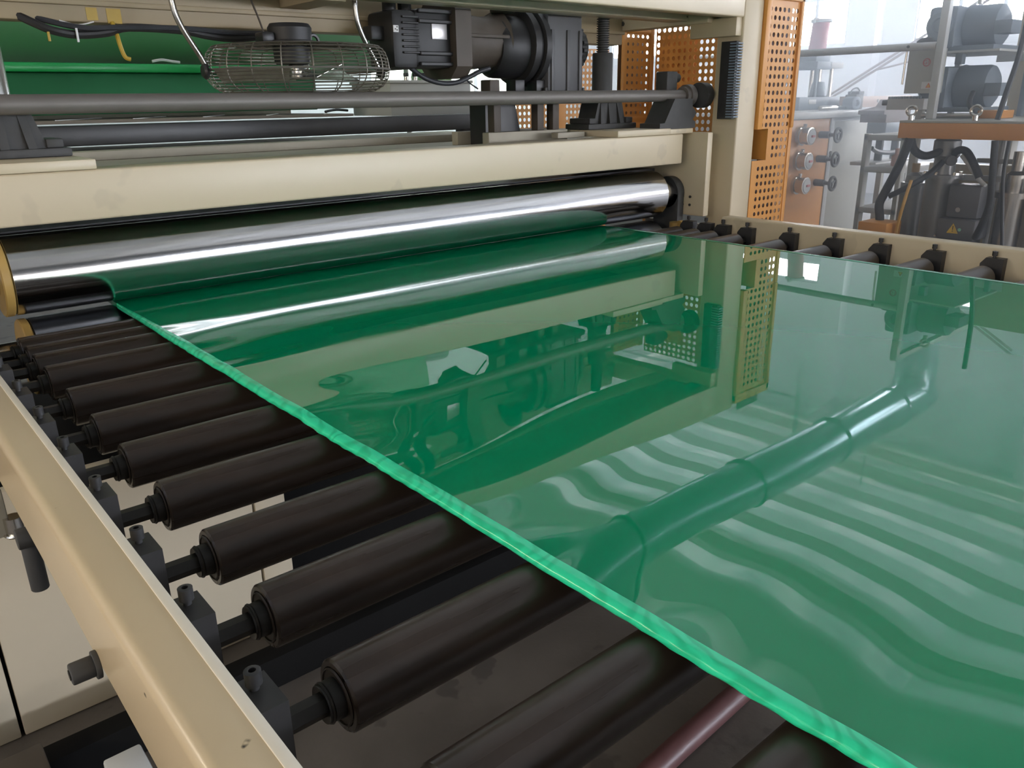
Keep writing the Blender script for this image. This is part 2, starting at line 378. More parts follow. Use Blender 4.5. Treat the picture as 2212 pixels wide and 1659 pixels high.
# scatter boxes added in the aisle to imitate lens veiling glare
if GLARE_DENSITY:
    hm = bpy.data.materials.new('glare_haze'); hm.use_nodes = True; nt = hm.node_tree; nt.nodes.clear()
    ou = nt.nodes.new('ShaderNodeOutputMaterial'); vs = nt.nodes.new('ShaderNodeVolumeScatter')
    vs.inputs['Color'].default_value = (.78, .88, 1, 1); vs.inputs['Density'].default_value = GLARE_DENSITY; vs.inputs['Anisotropy'].default_value = 0.55
    nt.links.new(vs.outputs[0], ou.inputs['Volume'])
    hz = MB().box((3.2, -1.0, 0.05), (8.6, 6.0, 1.8)).build('haze', hm, smooth=False); hz['kind'] = 'stuff'  # scatter box added to imitate lens veiling glare
    for k_, (za_, zb_, f_) in enumerate(((1.801, 2.1, .82), (2.101, 2.4, .64), (2.401, 2.75, .46), (2.751, 3.15, .29), (3.151, 3.6, .13))):
        h2 = hm.copy(); h2.node_tree.nodes['Volume Scatter'].inputs['Density'].default_value = GLARE_DENSITY * f_
        hz = MB().box((3.2, -1.0, za_), (8.6, 6.0, zb_)).build('haze', h2, smooth=False); hz['kind'] = 'stuff'  # scatter box added to imitate lens veiling glare

# ------------------------------------------------------------------ conveyor frame
ROLLS = [2.15, 2.06, 1.975, 1.86, 1.67, 1.487, 1.312, 1.128, .942, .775, .603, .428, .253, .078]
cf = thing('roller_conveyor', 'cream painted roller conveyor carrying the dark rollers between two long rails', 'conveyor frame', (1.5, 0.4, 0))
rl = MB().box((.118, -1.5, .80), (.178, 1.99, .93), .013, seg=5).build('rail', 'rail', cf); lab(rl, 'chipped cream rail with a black socket bolt')
lab(MB().box((.1665, -1.5, .9290), (.1772, 1.99, .9312), .0009).build('edge_highlight', 'edge_highlight', rl), 'pale strip painted as the highlight on the inner edge')  # pale strip standing in for window light on the rail bevel
bt = MB().cyl((.118, .875, .808), (.112, .875, .808), .0165, 24, .001).cyl((.113, .875, .808), (.088, .875, .808), .0125, 24, .002)
bt.build('rail_bolt', 'castiron', rl)
MB().cyl((.0885, .875, .808), (.0868, .875, .808), .006, 6).build('bolt_socket', 'black_steel', rl)
MB().box((.125, 1.99, .745), (.178, 2.34, .815), .006).build('rail_extension', 'castiron', cf)
rr = MB().box((2.822, -1.5, .74), (2.885, 2.0, .932), .009, seg=4).build('rail', 'cream', cf)
MB().box((2.822, 2.0, .745), (2.885, 2.34, .815), .006).build('rail_extension', 'castiron', cf)
for y in (-.5,):
    for x in (.12, 2.83): MB().box((x, y, 0), (x + .05, y + .06, .8), .004).build('leg', 'cream', cf)
# bearing blocks with a socket screw each, on both rails
def block(x0, x1, y, flip):
    o = MB()
    w = .034; z0, z1 = .79, .903
    out = [(x0, y - w, z0), (x0, y - w, z1), (x0, y + w * .55, z1), (x0, y + w, z1 - .02), (x0, y + w, z0)]
    o.prism(out, (x1 - x0, 0, 0)); bl = o.build('bearing_block', 'block', cf)
    bx = (x0 + x1) / 2
    s = MB().lathe((bx, y, z1 - .002), (0, 0, 1), [(0, .0045), (.008, .0045), (.008, .0078), (.022, .0078), (.0225, .006), (.0225, .0036), (.014, .0034)], 16)
    s.build('socket_screw', 'block', bl)
for y in ROLLS:
    block(.1795, .213, y, 1); block(2.79, 2.8205, y, -1)
# crossbeam, hanging pin and bracket under the rail
MB().box((-.02, 1.66, 0.001), (1.9, 1.72, .09), .003).box((-.02, 1.72, 0.001), (1.9, 1.76, .055), .003).build('floor_channel', 'matte_black', cf)
MB().cyl((.125, 1.35, .76), (.125, 1.35, .665), .0135, 18, .002).build('hanging_pin', 'castiron', cf)
MB().cyl((.108, 1.34, .765), (.150, 1.34, .765), .017, 18, .002).build('pin_head', 'castiron', cf)
MB().box((.07, 1.5, .70), (.118, 1.56, .79), .004).cyl((.085, 1.499, .77), (.085, 1.49, .77), .010, 14).build('clamp_bracket', 'deck', cf)
MB().cyl((.124, 1.5, .735), (.124, 1.5, .70), .015, 16).torus((.124, 1.5, .703), (0, 0, 1), .017, .003, 20, 6).build('clamp_ring', 'chrome_end', cf)

# ------------------------------------------------------------------ conveyor rollers (one thing each)
X0, X1, RR, ZC = .275, 2.735, .038, .849
ordinal = ['first', 'second', 'third', 'fourth', 'fifth', 'sixth', 'seventh', 'eighth', 'ninth', 'tenth', 'eleventh', 'twelfth', 'thirteenth', 'fourteenth']
def roller_label(i): return 'dark brown rubber conveyor roller, %s in line from the chrome nip rolls' % ordinal[i]
y = ROLLS[0]
r0 = thing('conveyor_roller', roller_label(0), 'roller', (X0, y, ZC), 'dark rollers of the conveyor bed')
MB().lathe((X0, y, ZC), (1, 0, 0), [(.004, .0285), (0, .031), (0, .036), (.0025, RR), (X1 - X0 - .0025, RR), (X1 - X0, .036), (X1 - X0, .03)], 40).build('sleeve', 'rubber', r0)
MB().lathe((X0, y, ZC), (1, 0, 0), [(-.0005, .030), (-.002, .0285), (.003, .0265), (.003, .018)], 32).build('bearing_seat', 'rubber_end', r0)
MB().lathe((X0, y, ZC), (1, 0, 0), [(-.016, .012), (-.018, .0195), (-.002, .021), (.003, .021), (.003, .012)], 24).torus((X0 - .014, y, ZC), (1, 0, 0), .0195, .0022, 20, 6).build('bearing_collar', 'black_steel', r0)
MB().cyl((.2, y, ZC), (X0 + .002, y, ZC), .0125, 6).build('shaft', 'black_steel', r0, angle=20)
MB().cyl((X1 - .002, y, ZC), (2.80, y, ZC), .0125, 6).build('shaft', 'black_steel', r0, angle=20)
for i in range(1, len(ROLLS)): dup(r0, (X0, ROLLS[i], ZC), roller_label(i))

# ------------------------------------------------------------------ the green sheet
SX0, SX1, SZ, TH = .54, 2.462, .9005, .0125
def wave(x, y):
    e = x - SX0; f = SX1 - x
    k = exp(-e / .09); k2 = exp(-e / .30); q = exp(-f / .12)
    near = max(0.0, min(1.0, (2.25 - y) / .35))
    wob = sin(y * 14.5 + x * 6 + 1.6 * sin(y * 5.1)) + .55 * sin(y * 31 - x * 11 + 2.2 * sin(y * 7.7))
    z = .00050 * k * (sin(y * 33 + 1.3 * sin(y * 9)) + .5 * sin(y * 57 + 2))
    z += .00085 * exp(-e / .22) * wob
    z += .00008 * k2 * sin(y * 27 - x * 12)
    z += .000055 * sin(y * 7.2 + x * 2.1) + .00005 * sin(x * 9 + y * 2.5) + .00012 * q * sin(y * 22)
    z += .0021 * exp(-e / .10)
    return z * near
b = MB(); NX, NY = 180, 420; Y0, Y1 = -1.5, 2.30
xs = [SX0 + (SX1 - SX0) * (i / NX) ** 1.25 for i in range(NX + 1)]
ysv = [Y0 + (Y1 - Y0) * j / NY for j in range(NY + 1)]
g = [[b.b.verts.new((x, yy, SZ + wave(x, yy))) for x in xs] for yy in ysv]
for j in range(NY):
    for i in range(NX): b.b.faces.new((g[j][i], g[j][i + 1], g[j + 1][i + 1], g[j + 1][i]))
# underside and far/near ends
lo = [[b.b.verts.new((x, yy, SZ - TH)) for x in (xs[0], xs[-1])] for yy in ysv]
for j in range(NY):
    b.b.faces.new((lo[j][1], lo[j][0], lo[j + 1][0], lo[j + 1][1]))
    b.b.faces.new((g[j][-1], lo[j][1], lo[j + 1][1], g[j + 1][-1])); b.b.faces.new((lo[j][0], g[j][0], g[j + 1][0], lo[j + 1][0]))
b.box((SX0, Y1, SZ - TH), (SX1, 2.9, SZ - .0005))
sh = thing('green_sheet', 'glossy emerald green plastic sheet running out of the chrome nip rolls', 'plastic sheet', (1.5, .4, SZ))
o = b.build('sheet_face', 'sheet', sh, angle=40)
# cut edge, softly uneven; light-piping glow put into a lighter green
b = MB(); rings = []
for j, yy in enumerate(ysv):
    zt = SZ + wave(SX0, yy); w = .0012 * sin(yy * 210) * .25 + .0006 * sin(yy * 90)
    rp = lambda c: .0011 * sin(yy * 150 + c * 420 + 2 * sin(yy * 13)) * (.6 + .4 * sin(yy * 7.3))
    pr = [(.010, .0006), (.002, .0012), (-.003 + rp(0) * .4, .0006), (-.0075 + rp(.3), -.002), (-.0098 + rp(.7), -.006), (-.0085 + rp(1.1), -.010), (-.004, -TH - .0015), (.003, -TH - .0008)]
    tp = max(.12, min(1, (2.36 - yy) / .55))   # lighter strip thinned towards the nip to imitate the machine's shade
    rings.append([b.b.verts.new((SX0 + a * tp, yy, zt + c * (tp if c > -.002 else 1))) for a, c in pr])
for A, B in zip(rings, rings[1:]):
    for k in range(len(A) - 1): b.b.faces.new((A[k], A[k + 1], B[k + 1], B[k]))
lab(b.build('cut_edge', 'sheet_edge', sh, angle=80), 'cut edge coloured light green to imitate its inner glow')

b = MB(); rings = []
for yy in [q for q in ysv if q < 2.25][::2]:
    zt = SZ + wave(SX1, yy); w = .0006 * sin(yy * 95 + 2 * sin(yy * 21))
    rings.append([b.b.verts.new((SX1 + a, yy, zt + c)) for a, c in [(-.012, .0006), (-.004 + w, .0024), (.003, .0018), (.006, -.004), (.004, -TH), (-.002, -TH)]])
for A, B in zip(rings, rings[1:]):
    for k in range(len(A) - 1): b.b.faces.new((A[k], A[k + 1], B[k + 1], B[k]))
lab(b.build('cut_edge', 'sheet_rim', sh, angle=80), 'pale glinting far cut edge')

# ------------------------------------------------------------------ nip rolls
def nip_roll(zc, label, xa, xb, m='chrome'):
    t = thing('nip_roll', label, 'roller', (1.5, 2.345, zc))
    MB().lathe((xa, 2.345, zc), (1, 0, 0), [(0, .04), (0, .094), (.003, .1), (xb - xa - .004, .1), (xb - xa, .096), (xb - xa, .04)], 96).build('barrel', m, t)
    lab(MB().lathe((xa - .022, 2.345, zc), (1, 0, 0), [(0, .04), (0, .097), (.003, .1005), (.019, .1005), (.022, .097), (.022, .04)], 64).build('end_ring', 'ochre', t), 'ochre yellow end ring')
    MB().cyl((xa - .15, 2.345, zc), (xa, 2.345, zc), .045, 28).build('journal', 'chrome_end', t)
    MB().cyl((xb, 2.345, zc), (2.93, 2.345, zc), .048, 28, .002).build('journal', 'chrome_end', t)
    return t
nip_roll(1.0015, 'long chrome nip roll above the green sheet with a bright highlight', .305, 2.785)
nip_roll(.7875, 'lower chrome nip roll tucked beneath the sheet with an ochre rim', .33, 2.785, mat('shaded_chrome', (.20, .21, .235), .3, 1.0, vary=.1, scale=8))  # darker chrome than the upper roll, standing in for blocked window light

# ------------------------------------------------------------------ haul-off machine frame
mf = thing('haul_off_machine', 'cream steel frame of the haul-off machine over the chrome rolls', 'machine frame', (1.5, 2.4, 0))
MB().box((-.5, 2.25, 1.131), (2.865, 2.36, 1.254), .006, seg=3).build('front_beam', 'cream', mf)
MB().box((-.4, 2.36, 1.222), (2.95, 4.1, 1.232)).build('deck_plate', 'deck', mf)
MB().box((-.4, 3.0, 1.232), (2.93, 3.08, 1.262), .004).build('deck_rib', 'deck', mf)
MB().box((.5, 2.36, 1.232), (.62, 3.0, 1.248), .003).build('deck_rib', 'deck', mf)
MB().prism([(-.4, 2.43, 1.10), (2.9, 2.43, 1.10), (2.9, 3.9, 1.05), (-.4, 3.9, 1.05)], (0, 0, -.02)).build('under_plate', 'black', mf)
sp = MB().box((2.93, 2.17, .905), (2.965, 3.0, 1.258), .004).build('side_plate', 'cream', mf)
for yy, zz in ((2.285, .985), (2.245, .985), (2.285, .95), (2.245, .95), (2.42, 1.05), (2.33, 1.055), (2.6, 1.07)):
    MB().cyl((2.931, yy, zz), (2.926, yy, zz), .006, 10).build('bolt_head', 'castiron', sp)
MB().box((.79, 2.02, 0), (2.9, 2.05, .66), .002).build('shade_sheet', 'matte_black', mf)  # black sheet added where only shade lies under the machine
MB().box((2.93, 2.17, .84), (2.965, 2.5, .87), .002).build('side_foot', 'deck', mf)
MB().lathe((2.885, 2.345, 1.0), (1, 0, 0), [(0, .03), (0, .066), (.003, .07), (.04, .07), (.043, .066)], 32).box((2.885, 2.275, .80), (2.925, 2.415, 1.0), .004).build('bearing_bracket', 'castiron', mf)
MB().cyl((2.86, 2.26, .88), (2.86, 2.26, .84), .03, 16).cyl((2.86, 2.23, .875), (2.84, 2.23, .875), .016, 14).build('bearing_nut', 'ochre', mf)
MB().box((3.05, 2.115, 0), (3.185, 2.245, 1.845), .007, seg=3).build('post', 'cream', mf)
MB().box((-.62, 2.115, 0), (-.5, 2.245, 1.845), .007, seg=3).build('post', 'cream', mf)
MB().box((-.5, 2.115, 1.706), (3.05, 2.175, 1.845), .006, seg=3).box((-.5, 2.17, 1.735), (3.05, 2.35, 1.84)).box((-.5, 2.35, 1.706), (3.05, 2.45, 1.84), .006).build('top_beam', 'cream', mf)
MB().box((-.5, 2.72, 1.632), (2.98, 2.8, 1.84), .006).box((-.5, 2.705, 1.675), (2.98, 2.72, 1.69), .003).build('rear_beam', 'tan', mf)
MB().box((1.30, 2.45, 1.70), (1.40, 2.72, 1.83), .005).build('tie_beam', 'tan', mf)
MB().box((2.98, 2.245, 1.692), (3.06, 3.1, 1.80), .006).build('side_beam', 'cream', mf)
for yy in (2.36, 2.44, 2.72, 2.95): MB().cyl((2.982, yy, 1.722), (2.972, yy, 1.722), .011, 6).build('side_bolt', 'castiron', mf)
MB().box((3.05, 2.245, 0), (3.12, 3.4, .5)).build('side_base', 'cream', mf)
MB().box((3.012, 2.125, 1.636), (3.052, 2.36, 1.708), .004).build('corner_block', 'cream', mf)

# tape marks and ties on the rear beam, cable bundle beneath it
t = thing('tape_strip', 'wide yellow tape on the tan beam with a loose strip hanging down', 'tape', (.74, 2.71, 1.65))
MB().box((.755, 2.7185, 1.632), (.795, 2.7199, 1.672)).build('tape_patch', 'tape', t)
MB().tube([(.766, 2.715, 1.634), (.766, 2.690, 1.60), (.764, 2.672, 1.575), (.768, 2.668, 1.550), (.774, 2.665, 1.536), (.786, 2.663, 1.532)], .006, 6).build('loose_strip', 'tape', t)
tag(MB().box((.700, 2.7185, 1.638), (.730, 2.7199, 1.672)).build('tape_patch', 'tape'), 'small faded yellow tape square on the tan beam', 'tape')
tag(MB().box((.578, 2.672, 1.575), (.585, 2.675, 1.60), .001).build('cable_tie', 'tape'), 'short yellow cable tie under the black cable bundle', 'cable tie')
tag(MB().box((.652, 2.672, 1.575), (.658, 2.675, 1.612), .001).build('cable_tie', 'white_label'), 'short pale cable tie under the black cable bundle', 'cable tie')
t = thing('cable_bundle', 'thick black cable bundle sagging under the tan rear beam', 'cable', (.9, 2.69, 1.6))
MB().tube([(.50, 2.75, 1.660), (.56, 2.705, 1.622), (.60, 2.69, 1.604), (.66, 2.69, 1.596), (.74, 2.69, 1.604), (.80, 2.69, 1.620), (.95, 2.69, 1.618), (1.03, 2.69, 1.606), (1.10, 2.69, 1.60), (1.16, 2.69, 1.603), (1.25, 2.70, 1.616), (1.32, 2.70, 1.63)], .0115, 10).build('cable', 'black', t)
MB().tube([(.53, 2.75, 1.65), (.66, 2.68, 1.615), (.76, 2.68, 1.618), (.95, 2.68, 1.623), (1.10, 2.685, 1.617), (1.30, 2.69, 1.62)], .008, 8).build('cable', 'hose', t)
MB().tube([(.62, 2.695, 1.632), (.665, 2.69, 1.622), (.71, 2.695, 1.632)], .002, 6).build('thin_wire', 'white_label', t)

# ------------------------------------------------------------------ cross shaft, jacks, rack
t = thing('cross_shaft', 'long dusty grey round shaft running across above the cream beam', 'shaft', (1.5, 2.32, 1.4095))
MB().cyl((-.4, 2.32, 1.4095), (2.96, 2.32, 1.4075), .0235, 32).build('shaft_tube', 'pipe', t)
MB().lathe((2.93, 2.32, 1.4075), (1, 0, 0), [(0, .025), (0, .036), (.02, .036), (.02, .044), (.05, .046), (.055, .040), (.075, .036), (.075, .02)], 32).build('flange', 'pipe', t)
MB().lathe((2.99, 2.28, 1.4075), (1, 0, 0), [(0, .02), (0, .052), (.045, .052), (.045, .02)], 28).build('pinion_hub', 'castiron', t)
def pedestal(t, x, y, z, w, m='castiron'):
    """bell shaped bearing foot: flange plate, tapered ribbed body"""
    MB().box((x - w, y - .07, z), (x + w, y + .07, z + .022), .004).box((x - w * .9, y - .06, z + .022), (x - w * .62, y + .06, z + .045), .004).box((x + w * .62, y - .06, z + .022), (x + w * .9, y + .06, z + .045), .004).build('foot_plate', m, t)
    MB().prism([(x - w * .66, y - .05, z + .02), (x + w * .66, y - .05, z + .02), (x + w * .47, y - .05, z + .115), (x - w * .47, y - .05, z + .115)], (0, .1, 0)).build('foot_body', m, t)
    for s in (-.42, -.05, .38):
        MB().prism([(x + w * s - .008, y - .066, z + .022), (x + w * s + .012, y - .066, z + .022), (x + w * s * .8 + .012, y - .05, z + .112), (x + w * s * .8 - .008, y - .05, z + .112)], (0, .02, 0)).build('foot_rib', m, t)
def jack(x, label, m):
    y = 2.5
    t = thing('screw_jack', label, 'screw jack', (x, y, 1.28))
    MB().box((x - .17, 2.245, 1.2545), (x + .155, 2.70, 1.279), .003).build('base_plate', 'cream', t)
    pedestal(t, x, y, 1.2795, .147)
    MB().lathe((x, y, 1.39), (0, 0, 1), [(0, .05), (.02, .047), (.03, .043), (.185, .043), (.19, .040), (.19, .025)], 28).build('column', m, t)
    n = 24; pr = [(0, .024)]
    for k in range(16): pr += [(.004 + k * .0088, .027), (.0062 + k * .0088, .027), (.0075 + k * .0088, .021), (.010 + k * .0088, .021)]
    pr.append((.152, .024))
    MB().lathe((x, y, 1.572), (0, 0, 1), pr, 20).build('thread', 'castiron', t)
    return t
jack(2.62, 'black screw jack with a threaded spindle on the deck beside the gearbox', 'castiron')
jack(.385, 'screw jack with grey steel column on its bearing foot beside the dusty shaft', 'steel')
t = thing('bearing_stand', 'black bearing stand holding the dusty shaft next to the rack', 'bearing', (2.85, 2.3, 1.275))
MB().box((2.70, 2.25, 1.2545), (2.93, 2.42, 1.275), .003).build('base_plate', 'cream', t)
pr = [(2.72, 2.26, 1.2755), (2.955, 2.26, 1.2755), (2.955, 2.26, 1.30), (2.935, 2.26, 1.31), (2.96, 2.26, 1.335), (2.93, 2.26, 1.365), (2.93, 2.26, 1.395), (2.81, 2.26, 1.395), (2.75, 2.26, 1.30), (2.72, 2.26, 1.298)]
MB().prism(pr, (0, .11, 0)).build('foot_body', 'castiron', t)
MB().box((2.845, 2.335, 1.425), (2.915, 2.40, 1.505), .006).cyl((2.915, 2.365, 1.48), (2.95, 2.365, 1.48), .019, 16).build('limit_block', 'castiron', t)
t = thing('gear_rack', 'dark upright toothed rack bolted on the cream post', 'rack', (3.04, 2.16, 1.31))
MB().box((3.022, 2.125, 1.31), (3.0495, 2.20, 1.617), .002).build('rack_bar', 'block', t)
b = MB()
for k in range(27): b.box((3.012, 2.108, 1.316 + k * .0111), (3.046, 2.150, 1.3215 + k * .0111), .001, seg=1)
o = b.build('rack_teeth', 'blue_grey', t); o['kind'] = 'stuff'

# ------------------------------------------------------------------ fan
fx, fy, fr = 1.255, 2.53, .285
t = thing('cage_fan', 'round industrial fan with wire cage hanging face down above the dusty shaft', 'fan', (fx, fy, 1.45))
b = MB()
prof = [(1.452, .235), (1.458, .25), (1.467, .263), (1.477, .272), (1.487, .279), (1.497, .283), (1.507, .285), (1.517, .285), (1.527, .285), (1.537, .284), (1.547, .282), (1.557, .279), (1.567, .275), (1.577, .268), (1.585, .258)]
for z, r in prof: b.torus((fx, fy, z), (0, 0, 1), r, .0016, 48, 5)
for r in (.03, .06, .09, .12, .15, .18, .21): b.torus((fx, fy, 1.449), (0, 0, 1), r, .0014, 40, 5); b.torus((fx, fy, 1.588), (0, 0, 1), r + .01, .0014, 40, 5)
for k in range(20):
    a = 2 * pi * k / 20; c, s = cos(a), sin(a)
    pts = [(fx + c * r, fy + s * r, z) for r, z in [(.03, 1.449), (.2, 1.449)] + [(q, zz) for zz, q in prof[::2]] + [(.2, 1.588), (.05, 1.588)]]
    b.tube(pts, .0019, 5, 0)
o = b.build('wire_cage', 'steel', t); o.data.materials[0] = mat('dull_wire', (.20, .18, .15), .4, .6); o['kind'] = 'stuff'
MB().torus((fx, fy, 1.516), (0, 0, 1), .287, .0035, 64, 6).build('clamp_ring', 'pipe', t)
MB().lathe((fx - .02, fy, 1.59), (0, 0, 1), [(0, .075), (.012, .078), (.014, .066), (.05, .068), (.062, .06), (.064, .03)], 32).build('motor_housing', 'motor', t)
MB().lathe((fx - .02, fy, 1.535), (0, 0, 1), [(0, .05), (.004, .055), (.056, .058)], 28).build('motor_neck', 'motor', t)
MB().torus((fx + .058, fy, 1.605), (0, 1, 0), .018, .006, 16, 6).build('motor_hook', 'black', t)
MB().box((fx - .125, fy - .03, 1.595), (fx - .085, fy + .03, 1.625), .006).build('junction_box', 'black', t)
for k in range(3):
    a = 2 * pi * k / 3 + .4
    rot = Matrix.Rotation(a, 4, 'Z') @ Matrix.Rotation(radians(24), 4, 'X')
    MB().box((fx + cos(a) * .14 - .12, fy + sin(a) * .14 - .045, 1.505), (fx + cos(a) * .14 + .12, fy + sin(a) * .14 + .045, 1.508), .001, rot=rot, seg=1).build('blade', 'steel', t)
MB().cyl((fx, fy, 1.49), (fx, fy, 1.535), .032, 20, .004).build('hub', 'chrome_end', t)
for s in (-1, 1):
    xk = fx + s * (fr + .012)
    MB().tube([(xk + dx, fy + .002, 1.523 + dz) for dx, dz in ((0, 0), (-.014, .03), (-.036, .068), (-.060, .115), (-.074, .17), (-.08, .30))], .0085, 12).build('bracket_arm', 'pipe_steel', t)
    MB().lathe((xk - s * .004, fy, 1.512), (s, 0, 0), [(0, .006), (.004, .022), (.012, .024), (.018, .018), (.020, .008)], 8).build('knob', 'black', t)
for c_ in list(COL.objects):
    if c_.parent == t: c_.location.z -= .016
tag(MB().tube([(fx - .105, fy, 1.605), (fx - .125, fy - .01, 1.655), (fx - .15, fy - .03, 1.70), (fx - .17, fy - .05, 1.78)], .003, 8).build('fan_cable', 'motor_dust'), 'thin dark cable rising from the cage fan motor', 'cable')
t = thing('fan_hanger', 'tan crossbar the fan brackets hang from', 'bar', (fx, fy, 1.8))

MB().box((fx - .4, fy - .02, 1.795), (fx + .4, fy + .02, 1.83), .003).build('crossbar', 'tan', t)

# ------------------------------------------------------------------ gear motor
gy, gz = 2.62, 1.615
t = thing('gear_motor', 'black dusty gear motor with silver nameplate and tall grey gearbox', 'gear motor', (2.1, gy, 1.28))
xx = lambda px: 1.617 + (px - 845) * .00220
def bx(a, b, y0, y1, z0, z1, bev=.006): return MB().box((xx(a), gy + y0, gz + z0), (xx(b), gy + y1, gz + z1), bev)
bx(845, 893, -.085, .085, -.105, .085, .018).build('motor_end', 'motor', t)
for k in range(7):
    z = -.055 + k * .019
    MB().box((xx(862), gy - .094, gz + z), (xx(893), gy - .08, gz + z + .007), .002, seg=1).build('cooling_fin', 'motor', t)
bx(822, 850, -.03, .03, -.01, .035, .006).build('fan_stub', 'motor', t)
bx(890, 972, -.078, .078, -.10, .092, .014).build('motor_body', 'motor', t)
for z in (-.095, -.06, .045, .078):
    MB().box((xx(894), gy - .092, gz + z), (xx(968), gy - .076, gz + z + .014), .003, seg=1).build('body_rib', 'motor', t)
lab(MB().box((xx(921), gy - .0815, gz - .005), (xx(951), gy - .0785, gz + .048), .001).build('nameplate', 'silver_plate', t), 'blank looking silver nameplate')
lb = MB().box((xx(846.5), gy - .0875, gz + .012), (xx(856), gy - .0845, gz + .034), .0005).build('small_label', 'white_label', t)
for dx, dz in ((849, .02), (852, .017), (852, .027)):
    MB().box((xx(dx), gy - .0882, gz + dz), (xx(dx + 2.2), gy - .087, gz + dz + .004), .0003).build('label_mark', 'motor_dust', lb)
for c, x in enumerate((860, 889)):
    MB().lathe((xx(x), gy - .02, gz + .085), (0, 0, 1), [(0, .024), (.03, .024), (.03, .02), (.038, .024), (.045, .02), (.052, .024), (.06, .02), (.066, .024), (.09, .018)], 18).build('cable_gland', 'motor', t)
out = []
def octo(x, h, w, ch):
    return [(x, gy - w + ch, gz - h), (x, gy + w - ch, gz - h), (x, gy + w, gz - h + ch), (x, gy + w, gz + h - ch), (x, gy + w - ch, gz + h), (x, gy - w + ch, gz + h), (x, gy - w, gz + h - ch), (x, gy - w, gz - h + ch)]
MB().prism([(a, b_, c - .0) for a, b_, c in octo(xx(958), .135, .115, .04)], (xx(990) - xx(958), 0, 0)).build('motor_flange', 'motor_dust', t)
MB().lathe((xx(990), gy, gz - .005), (1, 0, 0), [(0, .112), (.03, .103), (.06, .098), (.12, .092), (.16, .095), (.19, .105), (.20, .118)], 12).build('adapter', 'motor_dust', t)
for z in (.0,): MB().box((xx(990), gy - .112, gz + .005), (xx(1075), gy - .095, gz + .018), .004).build('adapter_rib', 'motor_dust', t)
MB().lathe((xx(1065), gy, gz - .02), (1, 0, 0), [(0, .098), (.02, .112), (.10, .115), (.14, .118)], 28).build('input_housing', 'motor', t)
MB().lathe((xx(1122), gy, gz - .015), (1, 0, 0), [(0, .13), (.004, .142), (.03, .145), (.032, .132), (.05, .132), (.055, .148), (.082, .148)], 36).build('round_flange', 'motor', t)
MB().cyl((xx(1090), gy - .03, gz + .10), (xx(1090), gy - .03, gz + .128), .05, 16, .008).build('oil_cover', 'motor_dust', t)
MB().box((xx(1160), gy - .12, 1.425), (xx(1247), gy + .12, 1.728), .014).build('gearbox_case', 'gearbox', t)
for px in (1166, 1205, 1236): MB().box((xx(px), gy - .127, 1.43), (xx(px + 8), gy - .118, 1.66), .003).build('case_rib', 'gearbox', t)
MB().box((xx(1150), gy - .13, 1.40), (xx(1262), gy + .13, 1.428), .005).build('gearbox_foot', 'gearbox', t)
for px in (1158, 1253): MB().cyl((xx(px), gy - .11, 1.428), (xx(px), gy - .11, 1.445), .009, 6).build('foot_bolt', 'castiron', t)
b = MB(); n = 20; cx = xx(1262); 
ring = []
for k in range(n * 4):
    r = .098 if (k % 4) in (1, 2) else .088
    a = 2 * pi * k / (n * 4); ring.append((cx, gy + r * cos(a), 1.60 + r * sin(a)))
b.prism(ring, (.022, 0, 0)); b.cyl((cx - .03, gy, 1.60), (cx + .035, gy, 1.60), .035, 16)
b.build('sprocket', 'castiron', t, angle=20)
b = MB(); ring = []
MB().prism([(x + .026, y, z) for x, y, z in ring] if ring else [(cx + .026, gy + .08 * cos(2 * pi * k / 40), 1.60 + .08 * sin(2 * pi * k / 40)) for k in range(40)], (.016, 0, 0)).build('sprocket_disc', 'castiron', t)
# stand of the gear motor
MB().box((2.00, 2.50, 1.2325), (2.42, 2.54, 1.284), .003).build('mounting_rail', 'deck', t)
MB().box((2.00, 2.70, 1.2325), (2.55, 2.74, 1.284), .003).build('mounting_rail', 'deck', t)
MB().box((2.27, 2.40, 1.2545), (2.42, 2.44, 1.276), .003).build('mounting_rail', 'deck', t)
for px in (1032, 1134, 1172):
    MB().box((xx(px), 2.50, 1.284), (xx(px + 16), 2.54, 1.42), .003).build('stand_leg', 'motor_dust', t)
MB().box((1.98, 2.49, 1.402), (2.27, 2.75, 1.415), .003).build('stand_plate', 'black', t)
MB().prism([(2.05, 2.58, 1.2325), (2.24, 2.58, 1.2325), (2.20, 2.58, 1.40), (2.05, 2.58, 1.40)], (0, .1, 0)).build('stand_gusset', 'black', t)
for px in (1032, 1090, 1140):
    MB().box((xx(px), 2.52, 1.428), (xx(px + 22), 2.58, 1.475), .004).build('stand_lug', 'motor_dust' if px < 1050 else 'black', t)
tag(MB().tube([(xx(882), gy - .06, gz - .10), (xx(905), gy - .075, gz - .135), (xx(935), gy - .08, gz - .152), (xx(965), gy - .085, gz - .15), (xx(992), gy - .09, gz - .13), (xx(1010), gy - .10, gz - .112), (xx(1030), gy - .105, gz - .10)], .0085, 12).build('motor_cable', 'hose'), 'black cable looping beneath the gear motor', 'cable')
tag(MB().tube([(xx(992), gy - .06, gz - .135), (xx(1005), gy - .06, gz - .155), (xx(1020), gy - .06, gz - .172)], .003, 8).build('thin_wire', 'hose'), 'thin black wire slanting down behind the motor cable', 'wire')

